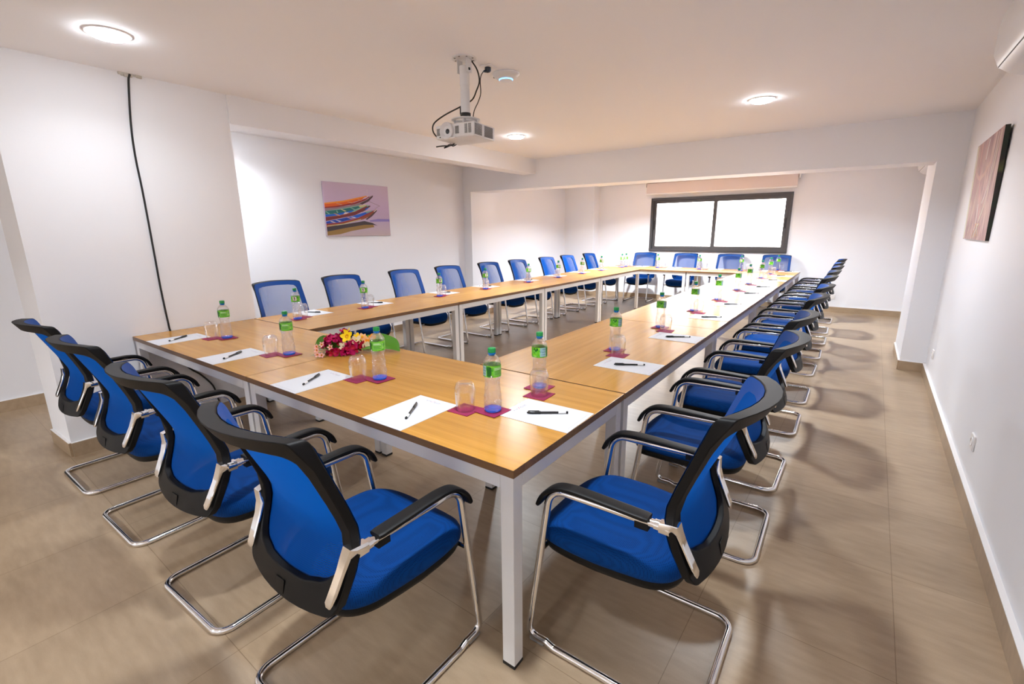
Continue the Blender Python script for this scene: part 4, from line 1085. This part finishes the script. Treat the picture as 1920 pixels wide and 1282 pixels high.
polys = [
 ('och', [(218,1030),(500,985),(860,920),(1010,915),(1028,966),(900,985),(640,1030),(440,1085),(222,1108)]),
 ('shd', [(210,960),(500,920),(860,860),(1000,895),(1085,940),(1010,925),(860,925),(500,985),(218,1040)]),
 ('vio', [(950,850),(1100,825),(1290,830),(1292,870),(960,872)]),
 ('gry', [(175,632),(600,600),(940,480),(960,445),(1020,425),(1020,450),(940,530),(790,590),(560,630),(190,690)]),
 ('red', [(173,600),(400,590),(700,545),(900,475),(955,440),(960,455),(880,510),(700,575),(400,625),(178,640)]),
 ('dgr', [(790,560),(900,510),(1000,440),(1025,428),(1010,460),(940,530),(830,582)]),
 ('ora', [(172,560),(500,530),(800,470),(900,440),(820,500),(640,555),(400,600),(178,620)]),
 ('orl', [(170,548),(500,512),(800,452),(900,432),(955,432),(930,442),(820,472),(500,540),(172,572)]),
 ('wht', [(905,432),(958,430),(940,445)]), ('tan', [(385,560),(400,552),(495,580),(470,588)]), ('tan', [(570,535),(590,530),(680,550),(650,558)]), ('tan', [(750,490),(770,488),(830,508),(800,512)]),
 ('tel', [(185,690),(450,650),(800,590),(905,585),(960,600),(900,640),(600,740),(190,800)]),
 ('tea', [(185,690),(450,665),(760,608),(800,625),(700,668),(450,730),(190,745)]),
 ('yel', [(770,600),(880,580),(910,590),(850,620),(790,626)]), ('tel', [(190,695),(215,695),(280,742),(255,746)]), ('tel', [(380,680),(395,680),(420,720),(395,722)]), ('yel', [(455,660),(475,655),(560,690),(530,698)]), ('tel', [(615,630),(635,628),(715,664),(690,670)]),
 ('dgr', [(800,660),(900,620),(965,595),(972,612),(900,670),(830,705),(790,710)]), ('blu', [(880,655),(935,630),(940,640),(890,672)]),
 ('blu', [(190,750),(400,735),(560,700),(700,670),(640,710),(430,760),(195,790)]),
 ('red', [(193,792),(430,765),(700,700),(880,615),(912,598),(905,625),(740,710),(440,785),(195,812)]),
 ('mar', [(195,805),(440,775),(740,700),(905,610),(850,690),(700,760),(500,800),(250,850),(200,858)]),
 ('tan', [(335,730),(360,728),(455,765),(420,772)]), ('wht', [(500,748),(530,710),(600,712),(560,738)]),
 ('brn', [(205,905),(500,880),(800,800),(990,700),(1078,655),(1080,685),(1000,760),(850,830),(560,900),(210,968)]),
 ('dgr', [(880,830),(960,770),(1080,670),(1080,690),(1000,775),(910,840)]),
 ('blu', [(203,870),(400,830),(640,780),(860,715),(1010,685),(960,720),(760,800),(450,880),(205,912)]),
 ('dbl', [(205,878),(400,838),(560,805),(620,830),(450,872),(206,900)]), ('tel', [(880,705),(1000,680),(985,700),(900,728)]),
 ('red', [(205,905),(450,882),(760,805),(985,700),(1020,680),(990,715),(770,822),(450,898),(206,922)]),
 ('wht', [(270,868),(300,862),(372,885),(340,890)]), ('wht', [(360,842),(390,845),(468,862),(430,872)]), ('tan', [(555,800),(590,798),(690,820),(640,826)]), ('wht', [(630,790),(660,788),(725,800),(690,812)]),
 ('wht', [(1020,700),(1078,655),(1082,668),(1035,706)]), ('yel', [(215,940),(500,905),(800,825),(800,836),(500,918),(216,952)]),
 ('wht', [(918,325),(924,325),(924,388),(918,388)]), ('gry', [(940,520),(1134,604),(1130,608),(936,526)]), ('gry', [(1134,604),(1050,650),(1048,646),(1128,602)]),
]
names = ['ora','orl','red','gry','dgr','tea','tel','blu','dbl','brn','mar','tan','yel','shd','och','wht','vio']
bm = bmesh.new()
for i, (c, pl_) in enumerate(polys):
    pts = []
    for x, y in pl_:
        u, v = F(x, y); u = max(-bw/2+0.002, min(bw/2-0.002, u)); v = max(-bh/2+0.002, min(bh/2-0.002, v)); pts.append((u, -0.0203-0.00004*i, v))
    vs = [bm.verts.new(p) for p in pts]
    bm.faces.new(vs).material_index = names.index(c)
me = bpy.data.meshes.new('boat_print'); bmesh.ops.triangulate(bm, faces=bm.faces); bm.to_mesh(me); bm.free()
for m_ in cm: me.materials.append(m_)
o = bpy.data.objects.new('boat_print', me); COL.objects.link(o); o.parent = bp

# right: abstract mottled canvas, leaning a little off the wall
aw_, ah_ = 1.00, 0.690
ap = thing('abstract_picture', 'pink and brown mottled canvas with a cream band on the right wall', 'picture', (rwx(3.70)-0.004, 3.70, 1.713), R_(-90+1.27*-1))
ap.rotation_euler = (R_(1.6), 0, R_(-91.27))
cmat = mat('mottled_print', srgb(150, 108, 104), 0.5, spec=0.3)
mp = coords(cmat, scale=(9, 1, 2.2)); n1 = N(cmat, 'ShaderNodeTexNoise'); n1.inputs['Scale'].default_value = 2.2; n1.inputs['Detail'].default_value = 6; n1.inputs['Distortion'].default_value = 0.8; L(cmat, mp.outputs[0], n1.inputs['Vector'])
r1 = ramp(cmat, [(0.30, srgb(120, 78, 80)), (0.48, srgb(160, 112, 106)), (0.60, srgb(184, 140, 132)), (0.70, srgb(202, 168, 158))]); L(cmat, n1.outputs['Fac'], r1.inputs[0])
# strokes of a second distorted wave
wv = N(cmat, 'ShaderNodeTexWave', wave_type='RINGS'); wv.inputs['Scale'].default_value = 1.3; wv.inputs['Distortion'].default_value = 9; wv.inputs['Detail'].default_value = 2; wv.inputs['Detail Scale'].default_value = 0.8
mp2 = coords(cmat, scale=(1.6, 1, 0.8)); L(cmat, mp2.outputs[0], wv.inputs['Vector'])
r2 = ramp(cmat, [(0.0, (0, 0, 0, 1)), (0.9, (0.12, 0.12, 0.12, 1))]); L(cmat, wv.outputs['Fac'], r2.inputs[0])
mx = N(cmat, 'ShaderNodeMix', data_type='RGBA'); L(cmat, r2.outputs[0], mx.inputs[0]); L(cmat, r1.outputs[0], mx.inputs[6]); mx.inputs[7].default_value = srgb(214, 190, 160); L(cmat, mx.outputs[2], B(cmat).inputs['Base Color'])
side = mat('dark_green_canvas_edge', srgb(30, 42, 28), 0.5)
mps = coords(side); ns = N(side, 'ShaderNodeTexNoise'); ns.inputs['Scale'].default_value = 5; L(side, mps.outputs[0], ns.inputs['Vector'])
rs = ramp(side, [(0.35, srgb(14, 34, 18)), (0.5, srgb(40, 24, 22)), (0.62, srgb(92, 100, 48)), (0.7, srgb(150, 140, 120))]); L(side, ns.outputs['Fac'], rs.inputs[0]); L(side, rs.outputs[0], B(side).inputs['Base Color'])
bm = bmesh.new(); box(bm, -aw_/2, aw_/2, -0.024, 0.0, -ah_/2, ah_/2, 1)
for f in bm.faces:
    if f.calc_center_median().y < -0.0235: f.material_index = 0
obj('canvas', bm, [cmat, side], ap, smooth=False)
# band and strokes lie on the print; local +x runs toward the camera
bm = bmesh.new()
def stroke(pts, wd, mi, dz):
    P = catmull([(x, 0, z) for x, z in pts], 6)
    for a, b in zip(P[:-1], P[1:]):
        d = (b-a).normalized(); s = Vector((-d.z, 0, d.x))*wd/2; y = Vector((0, -0.0244-dz, 0))
        bm.faces.new([bm.verts.new(q) for q in (a-s+y, b-s+y, b+s+y, a+s+y)]).material_index = mi
stroke([(-0.462, -0.34), (-0.468, 0.0), (-0.455, 0.2), (-0.46, 0.34)], 0.062, 0, 0.0)
stroke([(-0.28, 0.33), (-0.16, 0.10), (-0.02, -0.05), (0.08, -0.20)], 0.016, 1, 0.0002)
stroke([(0.42, 0.33), (0.30, 0.05), (0.22, -0.12), (0.10, -0.22)], 0.014, 0, 0.0003)
stroke([(0.34, 0.33), (0.24, 0.02), (0.12, -0.10)], 0.010, 2, 0.0003)
stroke([(-0.42, 0.16), (-0.2, 0.09), (0.0, 0.10), (0.2, 0.17)], 0.030, 3, 0.0001)
stroke([(-0.10, 0.10), (-0.22, -0.10), (-0.30, -0.30)], 0.010, 0, 0.0003)
stroke([(0.02, 0.33), (-0.02, 0.2)], 0.02, 2, 0.0003)
stroke([(-0.02, -0.10), (0.0, -0.20), (-0.03, -0.28)], 0.014, 2, 0.0003)
for k in range(5): stroke([(-0.10+0.05*k, -0.33), (-0.04+0.05*k, -0.27+0.02*(k % 2)), (0.0+0.05*k, -0.24), (0.04+0.04*k, -0.32)], 0.010, (1, 4, 2, 4, 1)[k], 0.0004+0.00005*k)
me = bpy.data.meshes.new('brush_strokes'); bm.to_mesh(me); bm.free()
for c in ((204, 196, 164), (190, 96, 92), (226, 220, 214), (176, 116, 90), (214, 160, 40)): me.materials.append(mat('stroke_paint', srgb(*c), 0.35))
o = bpy.data.objects.new('brush_strokes', me); COL.objects.link(o); o.parent = ap
